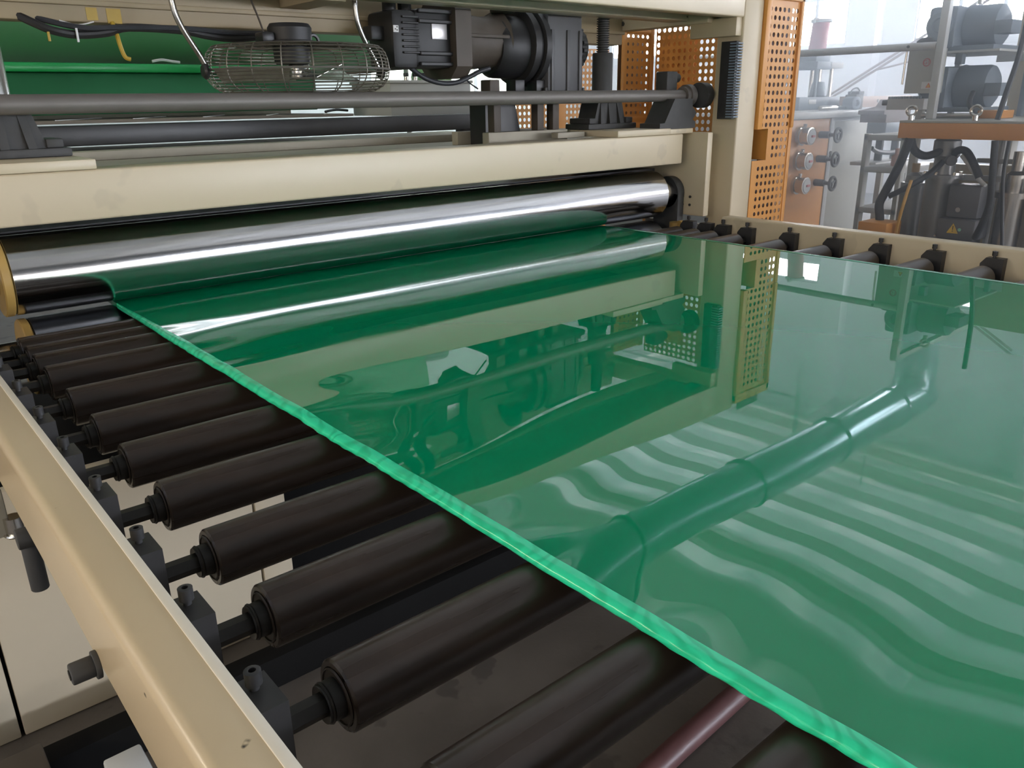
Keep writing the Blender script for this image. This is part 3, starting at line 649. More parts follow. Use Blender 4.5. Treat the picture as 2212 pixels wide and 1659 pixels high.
# ------------------------------------------------------------------ behind the machine: green film, table, switch box
t = thing('film_roll', 'huge green film wrapped roll behind the tan beam', 'film roll', (.9, 4.3, 2.0))
MB().lathe((-1.2, 4.32, 2.0), (1, 0, 0), [(0, .1), (0, .44), (3.78, .44), (3.78, .1)], 96).build('film_wrap', 'green_roll', t)
MB().cyl((2.58, 4.32, 2.0), (3.0, 4.32, 2.0), .09, 24).build('roll_shaft', 'steel', t)
t = thing('film_stack', 'dark green folded film hanging below the green roll', 'film', (.9, 3.95, 1.4))
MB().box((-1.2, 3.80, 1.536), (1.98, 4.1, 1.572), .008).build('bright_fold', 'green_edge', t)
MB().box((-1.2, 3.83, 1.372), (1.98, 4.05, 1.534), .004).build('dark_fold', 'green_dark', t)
tag(MB().tube([(1.22, 3.84, 1.583), (1.26, 3.84, 1.59), (1.30, 3.845, 1.585), (1.34, 3.85, 1.581)], .006, 6).build('film_scrap', 'white_label'), 'pale torn scrap lying on the bright green fold', 'scrap')
t = thing('film_table', 'tan table with pale battens behind the black beam', 'table', (.9, 3.8, 1.3))
MB().box((-1.0, 3.62, 1.340), (2.06, 4.35, 1.352), .002).build('table_top', 'deck_dark', t)
for k in range(9):
    x = -.4 + k * .29
    MB().prism([(x, 3.66, 1.352), (x + .012, 3.66, 1.352), (x + .31, 4.2, 1.352), (x + .298, 4.2, 1.352)], (0, 0, .003)).build('batten', 'white_label', t)
MB().box((-1.0, 4.30, 1.352), (2.06, 4.34, 1.43), .002).build('table_back', 'deck', t)
MB().box((-1.0, 3.56, 1.258), (2.9, 3.66, 1.334), .006).build('front_bar', 'black', t)
MB().box((-1.0, 3.6, 1.232), (-.9, 3.66, 1.275)).box((2.7, 3.6, 1.232), (2.8, 3.66, 1.275)).build('bar_foot', 'black', t)
t = thing('switch_box', 'low grey control box with three push buttons behind the gear motor', 'control box', (2.5, 3.75, 1.33))
MB().box((2.275, 3.62, 1.335), (2.78, 4.0, 1.49), .004).build('box_body', 'grey_paint', t)
MB().box((2.268, 3.61, 1.49), (2.79, 4.01, 1.504), .003).build('box_lid', 'grey_paint', t)
for x in (2.40, 2.455, 2.51):
    bb = MB().cyl((x, 3.66, 1.504), (x, 3.66, 1.522), .012, 14).build('push_button', 'chrome_end', t)
    MB().cyl((x, 3.66, 1.522), (x, 3.66, 1.54), .014, 14, .003).build('button_cap', 'black', bb)
MB().cyl((2.59, 3.66, 1.504), (2.59, 3.66, 1.53), .005, 8).build('toggle', 'black', t)
tag(MB().tube([(1.95, 3.7, 1.362), (2.02, 3.72, 1.37), (2.1, 3.75, 1.365)], .006, 8).build('loose_cable', 'black'), 'short black cable lying on the tan film table end', 'cable')
t = thing('hanging_cloth', 'pale green cloth hanging behind the gear motor', 'cloth', (3.0, 4.4, 1.5))
b = MB(); NXc, NZc = 14, 10
gv = [[b.b.verts.new((2.95 + i * .022 + .01 * sin(j), 4.4 + .03 * sin(i * 1.1 + j * .3), 1.42 + j * .025 - (.03 if i > 9 else 0) * (j > 7))) for i in range(NXc)] for j in range(NZc)]
for j in range(NZc - 1):
    for i in range(NXc - 1): b.b.faces.new((gv[j][i], gv[j][i + 1], gv[j + 1][i + 1], gv[j + 1][i]))
o = b.build('cloth_folds', 'cloth', t); sm = o.modifiers.new('s', 'SOLIDIFY'); sm.thickness = .003
MB().cyl((2.9, 4.42, 0), (2.9, 4.42, 1.68), .015, 10).cyl((2.9, 4.42, 1.66), (3.3, 4.42, 1.66), .01, 10).build('rack_pole', 'grey_paint', t)
# base cabinet under the nip rolls
t = thing('base_cabinet', 'large beige cabinet on the floor beneath the chrome rolls', 'cabinet', (.2, 2.3, 0))
MB().box((-.55, 1.93, 0), (.77, 2.6, .62), .002).build('carcass', 'matte_black', t)
for a, c in ((-.55, .068), (.076, .684), (.691, .775)): MB().box((a, 1.90, .004), (c, 1.932, .62), .003).build('panel', 'cream_dull', t)

# floor oddments
tag(MB().tube([(.62, .80, .03), (1.07, .842, .03), (1.43, .862, .03), (2.3, .91, .03)], .028, 14, 3).build('floor_pipe', 'rust_pipe'), 'maroon pipe lying on the concrete floor beneath the rollers', 'pipe')
t = thing('floor_block', 'brown oily wooden block at the end of the dark floor channel', 'block', (.03, 1.62, 0))
MB().box((-.06, 1.56, 0), (.088, 1.655, .155), .006).build('block_body', 'motor_dust', t)
tag(MB().box((.165, 1.36, 0.0), (.235, 1.46, .2), .005).build('grey_offcut', 'pale_grey'), 'grey metal offcut standing on the floor under the rail', 'offcut')
t = thing('floor_scrap', 'tiny crumpled scrap on the concrete between rollers', 'scrap', (1.215, 1.782, 0))
b = MB(); bmesh.ops.create_icosphere(b.b, subdivisions=2, radius=.014)
for v in b.b.verts: v.co = v.co * (1 + random.uniform(-.3, .3)) + Vector((1.215, 1.60, .012))
b.build('scrap_body', 'white_label', t)

# ------------------------------------------------------------------ perforated guards
def guard_mesh(mb, name, parent, th=.002):
    o = mb.build(name, 'orange', parent, smooth=False)
    s = o.modifiers.new('thick', 'SOLIDIFY'); s.thickness = th; s.offset = 0
    return o
t = thing('perforated_guard', 'tall orange perforated guard in front of the orange valve cabinet', 'guard', (3.32, 2.12, 0))
# upper panel
P = .0335; u = (1, 0, 0); v = (0, 0, 1); gx = 3.187; yq = 2.116
w7 = 7 * P + .024
def flat(mb, a, c): mb.quad((a[0], yq, a[1]), (c[0], yq, a[1]), (c[0], yq, c[1]), (a[0], yq, c[1]))
b = MB(); x0 = 3.222; b.perf((x0, yq, 1.262), u, v, 7, 15, P, .0098, 0)
z1 = 1.262 + 15 * P; b.quad((x0, yq, z1), (x0 + 7 * P, yq, z1), (x0 + 7 * P, yq, z1 + .02), (x0, yq, z1 + .02))
guard_mesh(b, 'upper_panel', t)
MB().box((3.187, 2.100, 1.262), (3.2215, 2.135, z1 + .05), .002).build('edge_strip', 'orange', t)
MB().box((3.4568, 2.104, 1.262), (3.478, 2.13, z1 + .05), .003).build('edge_strip', 'orange', t)
MB().box((3.187, 2.104, z1 + .02), (3.478, 2.13, z1 + .06), .002).build('edge_strip', 'orange', t)
# middle with cut-out
b = MB(); b.perf((3.322, yq, 1.262 - 4 * P), u, v, 4, 4, P, .0098, 0); guard_mesh(b, 'middle_panel', t)
zc0 = 1.262 - 4 * P
MB().box((3.288, 2.113, zc0), (3.3218, 2.1175, 1.262)).build('cutout_return', 'orange', t)
MB().box((3.288, 2.117, zc0), (3.2905, 2.21, 1.262)).build('cutout_return', 'orange', t)
b = MB(); zl = zc0 - .02; nl = 22
b.perf((x0, yq, zl - nl * P), u, v, 7, nl, P, .0098, 0); b.quad((x0, yq, zl), (x0 + 7 * P, yq, zl), (x0 + 7 * P, yq, zc0), (x0, yq, zc0))
guard_mesh(b, 'lower_panel', t)
MB().box((3.187, 2.114, zl - nl * P), (3.2218, 2.118, zc0)).build('edge_strip', 'orange', t)
MB().box((3.4568, 2.110, .1), (3.482, 2.122, 1.262), .002).build('edge_strip', 'orange', t)
MB().box((3.187, 2.119, 0), (3.48, 2.13, zl - nl * P)).build('kick_plate', 'orange', t)
MB().box((3.30, 2.16, .3), (3.476, 2.166, 1.90), .001).build('backing_plate', mat('dark_purple_plate', (.17, .13, .14), .6), t)  # plain dark plate behind the guard holes
MB().box((3.19, 2.20, zc0 - .05), (3.29, 2.28, 1.30), .004).build('gear_housing', 'motor_dust', t)
for k in range(4): MB().cyl((3.262, 2.20, zc0 + .015 + k * .033), (3.262, 2.19, zc0 + .015 + k * .033), .008, 10).build('housing_bolt', 'castiron', t)
MB().lathe((3.215, 2.195, zc0 + .07), (0, -1, 0), [(0, .022), (.012, .02), (.012, .008), (.03, .008)], 14).build('housing_shaft', 'steel', t)

t = thing('perforated_guard', 'orange perforated side guard with a rounded flange beyond the screw jack', 'guard', (3.3, 2.9, 0))
Q = .0335
b = MB(); b.perf((3.42, 2.42, 1.20), (0, 1, 0), (0, 0, 1), 14, 17, Q, .0105, 0); guard_mesh(b, 'side_panel', t)
b = MB(); b.perf((3.19, 2.90, 1.30), (1, 0, 0), (0, 0, 1), 5, 11, .036, .0085, .012)
guard_mesh(b, 'front_panel', t)
MB().box((3.20, 2.945, 1.2), (3.40, 2.95, 1.69), .001).build('hole_darkener', 'orange_shade', t)  # brown plate added so the panel holes do not show bright
MB().box((3.46, 2.66, 1.2), (3.465, 2.90, 1.70), .001).build('inner_plate', 'orange', t)
MB().box((3.17, 2.894, 1.18), (3.405, 2.897, 1.312)).build('front_plate', 'orange', t)
MB().box((3.17, 2.894, 1.70), (3.41, 2.93, 1.735), .012, seg=3).build('top_flange', 'orange', t)
MB().box((3.384, 2.89, 1.2), (3.408, 2.905, 1.735), .003).box((3.17, 2.893, 1.2), (3.202, 2.899, 1.72), .002).build('edge_strip', 'orange', t)
MB().box((3.40, 2.88, 0), (3.43, 2.92, 1.2), .003).build('guard_leg', 'orange', t)
MB().box((3.40, 2.40, 0), (3.43, 2.42, 1.77), .003).build('guard_leg', 'orange', t)
t = thing('perforated_guard', 'orange perforated rear guard seen under the dusty shaft between jack and gearbox', 'guard', (3.4, 3.6, 0))
b = MB(); b.perf((3.05, 3.6, 1.10), (1, 0, 0), (0, 0, 1), 22, 17, .0335, .0105, .01); guard_mesh(b, 'rear_panel', t)
MB().box((3.03, 3.59, 0), (3.06, 3.62, 1.68), .003).box((3.79, 3.59, 0), (3.82, 3.62, 1.68), .003).build('edge_strip', 'orange', t)
MB().box((3.36, 3.585, 1.1), (3.45, 3.595, 1.68), .003).build('cover_strip', 'orange', t)

# ------------------------------------------------------------------ valve cabinet in the sunlit aisle
t = thing('valve_cabinet', 'cabinet with orange panel of three dials and grey door beyond the guard', 'cabinet', (5.95, 3.3, 0))
MB().box((5.2, 3.312, 0), (6.64, 4.9, 1.235), .004).build('carcass', 'pale_grey', t)
MB().box((5.15, 3.27, 1.237), (6.68, 4.95, 1.285), .006).build('worktop', 'pale_grey', t)
MB().box((5.2, 3.30, .02), (5.965, 3.313, 1.232), .003).build('orange_panel', 'orange', t)
MB().box((6.03, 3.30, .02), (6.6, 3.313, 1.21), .004).build('grey_door', 'grey_paint', t)
MB().box((5.97, 3.295, .02), (6.025, 3.313, 1.235), .003).build('door_post', 'pale_grey', t)
MB().cyl((6.0, 3.294, .98), (6.0, 3.285, .98), .014, 10).box((5.993, 3.285, .93), (6.007, 3.296, .97), .002).build('door_latch', 'castiron', t)
MB().cyl((6.56, 3.30, .85), (6.56, 3.29, .85), .012, 10).build('door_lock', 'castiron', t)
for k, z in enumerate((1.12, .945, .77)):
    gx_ = 5.56
    g = MB().lathe((gx_, 3.30, z), (0, -1, 0), [(0, .068), (.02, .068), (.022, .058), (.06, .056), (.062, .062), (.09, .062), (.092, .05)], 28).build('dial_gauge', 'chrome_end', t)
    MB().lathe((gx_, 3.208, z), (0, -1, 0), [(0, .052), (.004, .05), (.004, .01)], 24).build('dial_face', 'pale_grey', g)
    MB().box((gx_ - .012, 3.196, z - .008), (gx_ + .03, 3.204, z + .008), .001).build('dial_mark', 'red', g)
    MB().cyl((gx_, 3.27, z + .06), (gx_, 3.27, z + .085), .014, 10).build('dial_screw', 'steel', g)
    hx = 5.85
    h = MB().cyl((hx - .02, 3.30, z), (hx - .02, 3.22, z), .026, 16, .004).cyl((hx - .02, 3.22, z), (hx - .02, 3.16, z), .014, 12).build('hand_wheel', 'dark_grey', t)
    MB().torus((hx - .02, 3.155, z), (0, 1, 0), .047, .011, 28, 10).build('wheel_rim', 'dark_grey', h)
    for q in range(3):
        a = q * 2 * pi / 3 + .5
        MB().cyl((hx - .02, 3.157, z), (hx - .02 + .046 * cos(a), 3.157, z + .046 * sin(a)), .007, 8).build('wheel_spoke', 'dark_grey', h)

# press stand and fittings on the cabinet
t = thing('press_stand', 'blue grey four rod press with red cylinder standing on the cabinet top', 'press', (6.55, 3.9, 1.29))
zb = 1.286; px_, py_ = 6.62, 3.85
MB().box((6.2, 3.72, zb), (6.95, 4.05, zb + .10), .006).build('press_bed', 'blue_grey', t)
MB().box((6.34, 3.715, zb + .045), (6.45, 3.722, zb + .08), .001).build('bed_label', 'white_label', t)
for dx, dy in ((-.12, -.08), (.12, -.08), (-.12, .1), (.12, .1)):
    MB().cyl((px_ + dx, py_ + dy, zb + .1), (px_ + dx, py_ + dy, 1.655), .016, 10).build('guide_rod', 'blue_grey' if dx < 0 else 'steel', t)
MB().box((px_ - .2, py_ - .13, 1.60), (px_ + .03, py_ + .15, 1.66), .005).build('top_plate', 'blue_grey', t)
MB().box((px_ + .0, py_ - .13, 1.61), (px_ + .22, py_ + .15, 1.655), .005).build('top_plate', 'pale_grey', t)
MB().box((px_ - .14, py_ - .08, 1.655), (px_ + .08, py_ + .1, 1.74), .01).build('valve_body', 'blue_grey', t)
MB().cyl((px_ - .01, py_, 1.74), (px_ + .02, py_, 1.965), .07, 20, .008).build('cylinder', 'red', t)
MB().cyl((px_ + .02, py_, 1.965), (px_ + .02, py_, 1.99), .085, 20, .005).build('cylinder_cap', 'pale_grey', t)
MB().tube([(px_ - .05, py_ - .02, 1.98), (px_ - .12, py_ - .02, 1.985), (px_ - .13, py_ - .02, 1.955)], .012, 8).build('elbow', 'pale_grey', t)
MB().cyl((px_ - .02, py_ - .05, zb + .10), (px_ - .02, py_ - .05, zb + .22), .075, 14, .01, r2=.05).build('clamp_head', 'blue_grey', t)
MB().cyl((px_ - .02, py_ - .05, zb + .2), (px_ - .02, py_ - .05, 1.6), .02, 10).build('ram', 'steel', t)
for q in (0, .16): MB().tube([(px_ - .18 + q * .3, py_ + .1, 1.57 - q * .6), (px_ - .55 + q, py_ + .1, zb + .02)], .018, 8, 0).build('strut', 'blue_grey', t)
t = thing('valve_motor', 'small dark motor with round face on the cabinet top', 'motor', (7.0, 3.7, 1.29))
MB().lathe((6.55, 3.5, 1.335), (-.25, -1, 0), [(0, .05), (.1, .05), (.104, .044), (.104, .026), (.08, .022)], 24).box((6.5, 3.48, zb), (6.6, 3.58, 1.31), .004).build('motor_body', 'blue_grey', t)
MB().box((6.62, 3.46, zb), (6.74, 3.56, 1.40), .008).box((6.64, 3.45, 1.40), (6.72, 3.55, 1.425), .004).build('gear_head', 'castiron', t)
MB().tube([(6.58, 3.5, 1.40), (6.62, 3.5, 1.44), (6.7, 3.5, 1.45), (6.76, 3.5, 1.41)], .006, 8).build('lead', 'hose', t)
tag(MB().cyl((6.0, 3.42, 1.305), (6.25, 3.42, 1.305), .018, 12, .004).build('steel_bar', 'steel'), 'short bright steel bar lying on the cabinet top', 'bar')
tag(MB().lathe((6.75, 3.65, 1.286), (0, 0, 1), [(0, .06), (.012, .06), (.012, .045), (.03, .045), (.03, .02)], 20).build('steel_flange', 'chrome_end'), 'shiny steel flange lying at the foot of the press', 'flange')
t = thing('punched_bar', 'pinkish punched bar with three round holes behind the cabinet', 'bar', (7.4, 3.62, 1.3))
pinkish = mat('pinkish_bar', (.46, .31, .25), .5)
MB().box((6.72, 3.62, 1.295), (7.95, 3.66, 1.385), .003).build('bar_body', pinkish, t)
for x in (7.02, 7.31, 7.53): MB().cyl((x, 3.62, 1.345), (x, 3.615, 1.345), .014, 14).build('bar_hole', 'ink', t)
for x in (6.9, 7.85): MB().box((x, 3.63, 0), (x + .05, 3.66, 1.296)).build('bar_leg', 'grey_paint', t)
t = thing('die_fitting', 'dark brown die fitting on legs beside the orange platform', 'fitting', (6.35, 3.0, .9))
br = mat('brown_oxide', (.14, .095, .085), .55, vary=.3, scale=12)
MB().prism([(6.12, 2.95, 1.20), (6.50, 2.95, 1.20), (6.50, 2.95, 1.28), (6.40, 2.95, 1.36), (6.34, 2.95, 1.31), (6.08, 2.95, 1.285), (6.08, 2.95, 1.26), (6.12, 2.95, 1.255)], (0, .2, 0)).build('fitting_head', br, t)
MB().box((6.14, 2.95, 1.12), (6.46, 3.1, 1.20), .006).build('fitting_body', 'blue_grey', t)
for x in (6.15, 6.40): MB().box((x, 2.97, .92), (x + .03, 3.02, 1.13), .003).build('fitting_leg', 'ink', t)
MB().box((5.95, 2.9, .90), (6.6, 3.1, .925), .003).build('fitting_tray', 'pale_grey', t)
MB().box((6.1, 2.92, 0), (6.14, 2.96, .9)).box((6.5, 2.92, 0), (6.54, 2.96, .9)).build('tray_leg', 'grey_paint', t)
MB().tube([(5.9, 2.92, 1.03), (6.0, 2.92, 1.0), (6.2, 2.92, .985), (6.45, 2.92, .99)], .016, 8).build('fitting_hose', 'hose', t)
# wooden bench frame between cabinet and extruder
t = thing('steel_bench', 'grey welded bench frame with open shelves beside the cabinet', 'bench', (5.2, 2.5, 0))
for yy in (2.42, 2.66): MB().box((5.25, yy - .03, 0), (5.31, yy + .0, 1.16), .004).build('bench_leg', 'grey_paint', t)
for z in (1.12, .92, .66): MB().box((5.25, 2.39, z), (5.9, 2.66, z + .035), .004).build('bench_shelf', 'grey_paint' if z > 1 else 'pale_grey', t)
tag(MB().lathe((5.4, 2.5, .956), (0, 0, 1), [(0, .03), (.06, .03), (.075, .012), (.11, .012), (.11, .008)], 16).build('pink_bottle', mat('pinkish_bottle', (.62, .42, .40), .35)), 'small pinkish bottle on the bench shelf', 'bottle')

# ------------------------------------------------------------------ extruder station
t = thing('extruder_platform', 'grey topped platform with broad orange fascia carrying the blue grey motors', 'platform', (5.2, 1.4, 0))
MB().box((4.6, -.6, 1.17), (4.63, 2.14, 1.25), .003).build('fascia', 'orange', t)
MB().box((4.63, 2.11, 1.17), (6.4, 2.14, 1.25), .003).build('fascia', 'orange', t)
MB().box((4.6, -.6, 1.2505), (6.4, 2.14, 1.262), .002).build('platform_top', 'grey_paint', t)
for yy in (-.4, 1.2): MB().box((6.2, yy, 0), (6.3, yy + .1, 1.17), .004).build('platform_leg', 'grey_paint', t)
MB().box((5.6, 1.9, 0), (5.7, 2.0, 1.17), .004).build('platform_leg', 'grey_paint', t)
def eyebolt(x, y, z, label):
    t = thing('lifting_eye', label, 'lifting eye', (x, y, z))
    MB().cyl((x, y, z), (x, y, z + .025), .014, 10).build('eye_stem', 'steel', t)
    MB().torus((x, y, z + .048), (1, .3, 0), .024, .008, 20, 8).build('eye_ring', 'chrome_end', t)
eyebolt(5.2, 2.06, 1.868, 'steel lifting eye on top of the upper blue grey motor')
eyebolt(4.64, 2.10, 1.263, 'steel lifting eye at the platform corner near the brown fitting')
eyebolt(4.64, 1.77, 1.263, 'steel lifting eye under the blue grey motors on the platform')
t = thing('pipe_stand', 'pale grey square post with a horizontal tube arm on the platform', 'stand', (4.9, 2.15, 1.26))
MB().box((4.88, 2.085, 1.2625), (4.925, 2.128, 1.94), .004).build('stand_post', 'pale_grey', t)
MB().box((4.88, 2.085, 1.94), (6.3, 2.128, 1.975), .004).build('cap_bar', 'pale_grey', t)
MB().tube([(4.9, 2.13, 1.648), (4.9, 2.4, 1.648), (4.9, 3.9, 1.648)], .021, 14, 0).build('tube_arm', 'pale_grey', t)
MB().cyl((4.9, 2.28, 1.648), (4.875, 2.28, 1.65), .008, 8).build('tube_screw', 'castiron', t)
t = thing('sloping_pipes', 'pair of thin pinkish pipes rising steeply past the window', 'pipe', (7.5, 4.2, 1.5))
pk = mat('pinkish_pipe', (.42, .33, .30), .4)
A = Vector((7.35, 4.15, 1.34)); Bp = Vector((7.35, 2.2, 2.46))
for q in (0, .035): MB().cyl(A + Vector((0, 0, q)), Bp + Vector((0, 0, q)), .011, 8).build('pipe_run', pk, t)
MB().tube([(7.35, 3.7, 1.60), (7.35, 3.4, 1.66), (7.35, 2.95, 1.78), (7.35, 2.7, 1.90)], .008, 8).build('branch_wire', pk, t)
t = thing('signal_box', 'grey control box with red round emblem and triangle warning label', 'control box', (4.95, 2.22, 1.41))
MB().box((4.94, 2.135, 1.40), (5.06, 2.30, 1.64), .005).build('box_body', 'grey_paint', t)
MB().tube([(4.935, 2.305, 1.64), (4.935, 2.31, 1.6), (4.935, 2.312, 1.45)], .006, 8).build('side_conduit', 'steel', t)
MB().lathe((5.0, 2.24, 1.66), (0, 0, 1), [(0, .05), (.02, .048), (.035, .03), (.04, .01)], 18).box((4.96, 2.15, 1.64), (5.04, 2.29, 1.662), .004).build('box_hood', 'castiron', t)
xf = 4.9385
em = MB().lathe((xf, 2.19, 1.565), (-1, 0, 0), [(0, .022), (.001, .022), (.001, .0165), (0, .0165)], 28, cap=False).build('emblem_ring', 'red', t)
fc = bpy.data.curves.new('emblem_letters', 'FONT'); fc.body = 'G1'; fc.size = .03; fc.extrude = .0005; fc.align_x = 'CENTER'; fc.align_y = 'CENTER'
fo = bpy.data.objects.new('emblem_letters', fc); COL.objects.link(fo)
dg = bpy.context.evaluated_depsgraph_get(); me = bpy.data.meshes.new_from_object(fo.evaluated_get(dg)); bpy.data.objects.remove(fo)
me.materials.clear(); me.materials.append(M['red'])
fo = bpy.data.objects.new('emblem_letters', me); COL.objects.link(fo); fo.parent = t
fo.rotation_euler = (pi / 2, 0, -pi / 2); fo.location = Vector((xf - .001, 2.19, 1.565)) - Vector((4.95, 2.22, 1.41))
wl = MB().box((xf, 2.142, 1.425), (xf + .001, 2.202, 1.462)).build('warning_label', 'white_label', t)
def tri(mb, x, y, z, s, d): return mb.prism([(x, y + s, z - s * .8), (x, y - s, z - s * .8), (x, y, z + s)], (d, 0, 0))
tri(MB(), xf - .0006, 2.163, 1.442, .015, .0006).build('triangle_border', 'warn_red', wl)
tri(MB(), xf - .0012, 2.163, 1.440, .009, .0006).build('triangle_centre', 'warn_yellow', wl)
def round_motor(name, z, label, r=.115):
    t = thing(name, label, 'motor', (5.35, 2.05, z - r))
    MB().box((5.1, 2.13, z - r), (5.6, 2.29, z + r * .95), .02).build('terminal_housing', 'blue_grey', t)
    MB().lathe((5.3, 2.14, z), (0, -1, 0), [(0, r * 1.0), (.02, r * 1.05), (.04, r), (.16, r), (.18, r * .95), (.20, r * .7), (.20, .03)], 30).build('motor_drum', 'blue_grey', t)
    MB().lathe((5.10, 2.215, z + .01), (-1, 0, 0), [(0, r * .62), (.012, r * .66), (.02, r * .58), (.02, r * .35), (.012, r * .3)], 28).build('fan_cover', 'blue_grey', t)
    MB().box((5.12, 1.92, z - r - .015), (5.5, 2.27, z - r + .012), .004).build('motor_foot', 'blue_grey', t)
    MB().box((5.16, 1.86, z - .05), (5.3, 1.95, z + .02), .005).build('gland_box', 'blue_grey', t)
    return t
round_motor('drive_motor', 1.755, 'upper blue grey drive motor with round fan cover above the platform')
round_motor('drive_motor', 1.43, 'lower blue grey drive motor sitting just over the platform', .12)
t = thing('motor_shelf', 'steel shelf carrying the upper blue grey motor', 'shelf', (5.4, 2.1, 1.26))
MB().box((5.05, 1.86, 1.612), (5.7, 2.32, 1.624), .002).build('shelf_plate', 'pale_grey', t)
for yy in (1.88, 2.28): MB().box((5.6, yy, 1.2625), (5.64, yy + .03, 1.612), .003).build('shelf_leg', 'blue_grey', t)
MB().box((5.18, 2.1, 1.555), (5.23, 2.14, 1.612), .003).build('shelf_strut', 'blue_grey', t)
t = thing('machine_housing', 'tall cream machine housing behind the blue grey motors', 'housing', (6.1, 1.8, 1.26))
MB().box((5.9, .9, 1.2625), (6.3, 2.08, 1.93), .01).build('housing_body', 'cream', t)
MB().box((5.892, 1.9, 1.58), (5.9, 2.18, 1.66), .002).build('housing_plate', 'pale_grey', t)
tag(MB().cyl((5.0, 2.2, 1.278), (5.0, 1.9, 1.278), .014, 12).build('steel_rod', 'steel'), 'bright steel rod lying on the platform under the motors', 'rod')
tag(MB().box((5.05, 1.80, 1.2625), (5.25, 1.92, 1.305), .004).build('orange_bracket', 'orange'), 'small orange bracket on the platform below the motors', 'bracket')
tag(MB().tube([(5.05, 1.96, 1.40), (4.95, 1.93, 1.34), (4.9, 1.86, 1.275)], .014, 8).build('motor_lead', 'hose'), 'dark lead dropping from the lower motor to the platform', 'cable')
tag(MB().tube([(4.8, 1.66, 1.9), (4.8, 1.67, 1.6), (4.8, 1.70, 1.4), (4.8, 1.72, 1.264)], .014, 8).build('motor_lead', 'hose'), 'long dark lead curving past the cream housing to the platform', 'cable')
t = thing('link_chain', 'row of dark chain links on top of a grey tray', 'chain', (5.1, 2.35, 1.3))
MB().box((5.0, 2.20, 1.31), (5.12, 2.42, 1.372), .004).build('chain_tray', 'pale_grey', t)
for k in range(11): MB().lathe((5.0, 2.225 + k * .018, 1.379), (0, 0, 1), [(-.008, .005), (-.006, .0085), (.005, .0085), (.007, .005)], 10).build('link', 'blue_grey', t)
MB().box((5.0, 2.41, 1.335), (5.06, 2.45, 1.365), .005).build('chain_end', 'castiron', t)
MB().box((5.02, 2.21, 0), (5.06, 2.25, 1.31), .003).build('tray_leg', 'grey_paint', t)

# pumps, hoses and boxes under the platform
t = thing('oil_pump', 'dark upright oil pump with hose branches under the orange fascia', 'pump', (4.85, 2.0, 0))
px2, py2 = 4.85, 1.97
MB().lathe((px2, py2, .55), (0, 0, 1), [(0, .085), (.40, .085), (.40, .105), (.42, .105), (.42, .06), (.50, .055), (.52, .07), (.60, .07), (.615, .05), (.617, .02)], 28).build('pump_body', 'barrel', t)
MB().cyl((px2, py2, .96), (px2, py2, 1.165), .05, 18, .006).build('pump_head', 'dark_grey', t)
for a in range(6):
    q = a * pi / 3; MB().cyl((px2 + .09 * cos(q), py2 + .09 * sin(q), .965), (px2 + .09 * cos(q), py2 + .09 * sin(q), .985), .009, 6).build('pump_bolt', 'steel', t)
MB().lathe((px2, py2, 0), (0, 0, 1), [(0, .09), (.55, .09)], 28).build('pump_stand', 'barrel', t)
MB().cyl((px2 - .06, py2 - .05, 1.05), (px2 - .11, py2 - .08, 1.05), .028, 14, .004).build('side_port', 'dark_grey', t)
t = thing('steel_cylinder', 'polished steel cylinder beneath the fascia next to the oil pump', 'cylinder', (4.95, 2.2, 0))
MB().lathe((5.0, 2.19, 0), (0, 0, 1), [(0, .07), (.90, .07), (.90, .05), (.94, .045), (.96, .02)], 26).build('cylinder_body', 'barrel', t)
MB().cyl((5.0, 2.19, .955), (5.0, 2.19, 1.01), .022, 12).build('cylinder_valve', 'ochre', t)
t = thing('steel_cylinder', 'polished steel cylinder behind the warning box under the platform', 'cylinder', (4.9, 1.6, 0))
MB().lathe((4.92, 1.62, 0), (0, 0, 1), [(0, .075), (.86, .075), (.86, .09), (.89, .09), (.89, .05), (.98, .05), (1.0, .03), (1.1, .03)], 28).build('cylinder_body', 'steel', t)
t = thing('steel_cylinder', 'polished steel cylinder with clamp band at the fascia end', 'cylinder', (4.9, 1.42, 0))
MB().lathe((4.92, 1.43, 0), (0, 0, 1), [(0, .075), (.70, .075), (.70, .08), (.73, .08), (.73, .075), (.88, .075), (.92, .05), (.97, .05)], 28).build('cylinder_body', 'steel', t)
MB().torus((4.92, 1.43, .80), (0, 0, 1), .078, .008, 28, 8).build('clamp_band', 'chrome_end', t)
t = thing('pump_rack', 'grey pipe rack with cross rails under the platform', 'rack', (5.0, 1.7, 0))
MB().box((4.99, 1.3, .93), (5.03, 2.2, .96), .003).box((5.1, 1.3, 1.02), (5.13, 1.9, 1.045), .003).build('cross_rail', 'pale_grey', t)
for yy in (1.3, 1.78, 2.06): MB().cyl((5.12, yy, 0), (5.12, yy, 1.168), .018, 10).build('rack_post', 'pale_grey', t)
MB().lathe((5.0, 1.52, .98), (0, 0, 1), [(0, .05), (.03, .055), (.05, .04), (.12, .04), (.14, .05)], 20).build('filter_bowl', 'steel', t)
MB().lathe((4.95, 1.42, 1.02), (-1, 0, 0), [(0, .03), (.04, .032), (.04, .018), (.03, .015)], 18).build('port_flange', 'chrome_end', t)
MB().box((5.2, 1.2, .0), (5.26, 2.2, 1.0)).build('rack_back_plate', 'cream', t)
t = thing('junction_box', 'dark grey junction box with yellow warning triangle under the platform', 'junction box', (4.72, 1.78, .6))
MB().box((4.70, 1.70, .755), (4.85, 1.865, .93), .012).build('upper_box', 'dark_grey', t)
MB().box((4.67, 1.69, .64), (4.86, 1.885, .753), .01).build('lower_box', 'dark_grey', t)
MB().box((4.69, 1.71, .56), (4.84, 1.86, .638), .006).build('plug_base', 'black', t)
MB().box((4.72, 1.74, 0), (4.80, 1.83, .56), .004).build('box_post', 'pale_grey', t)
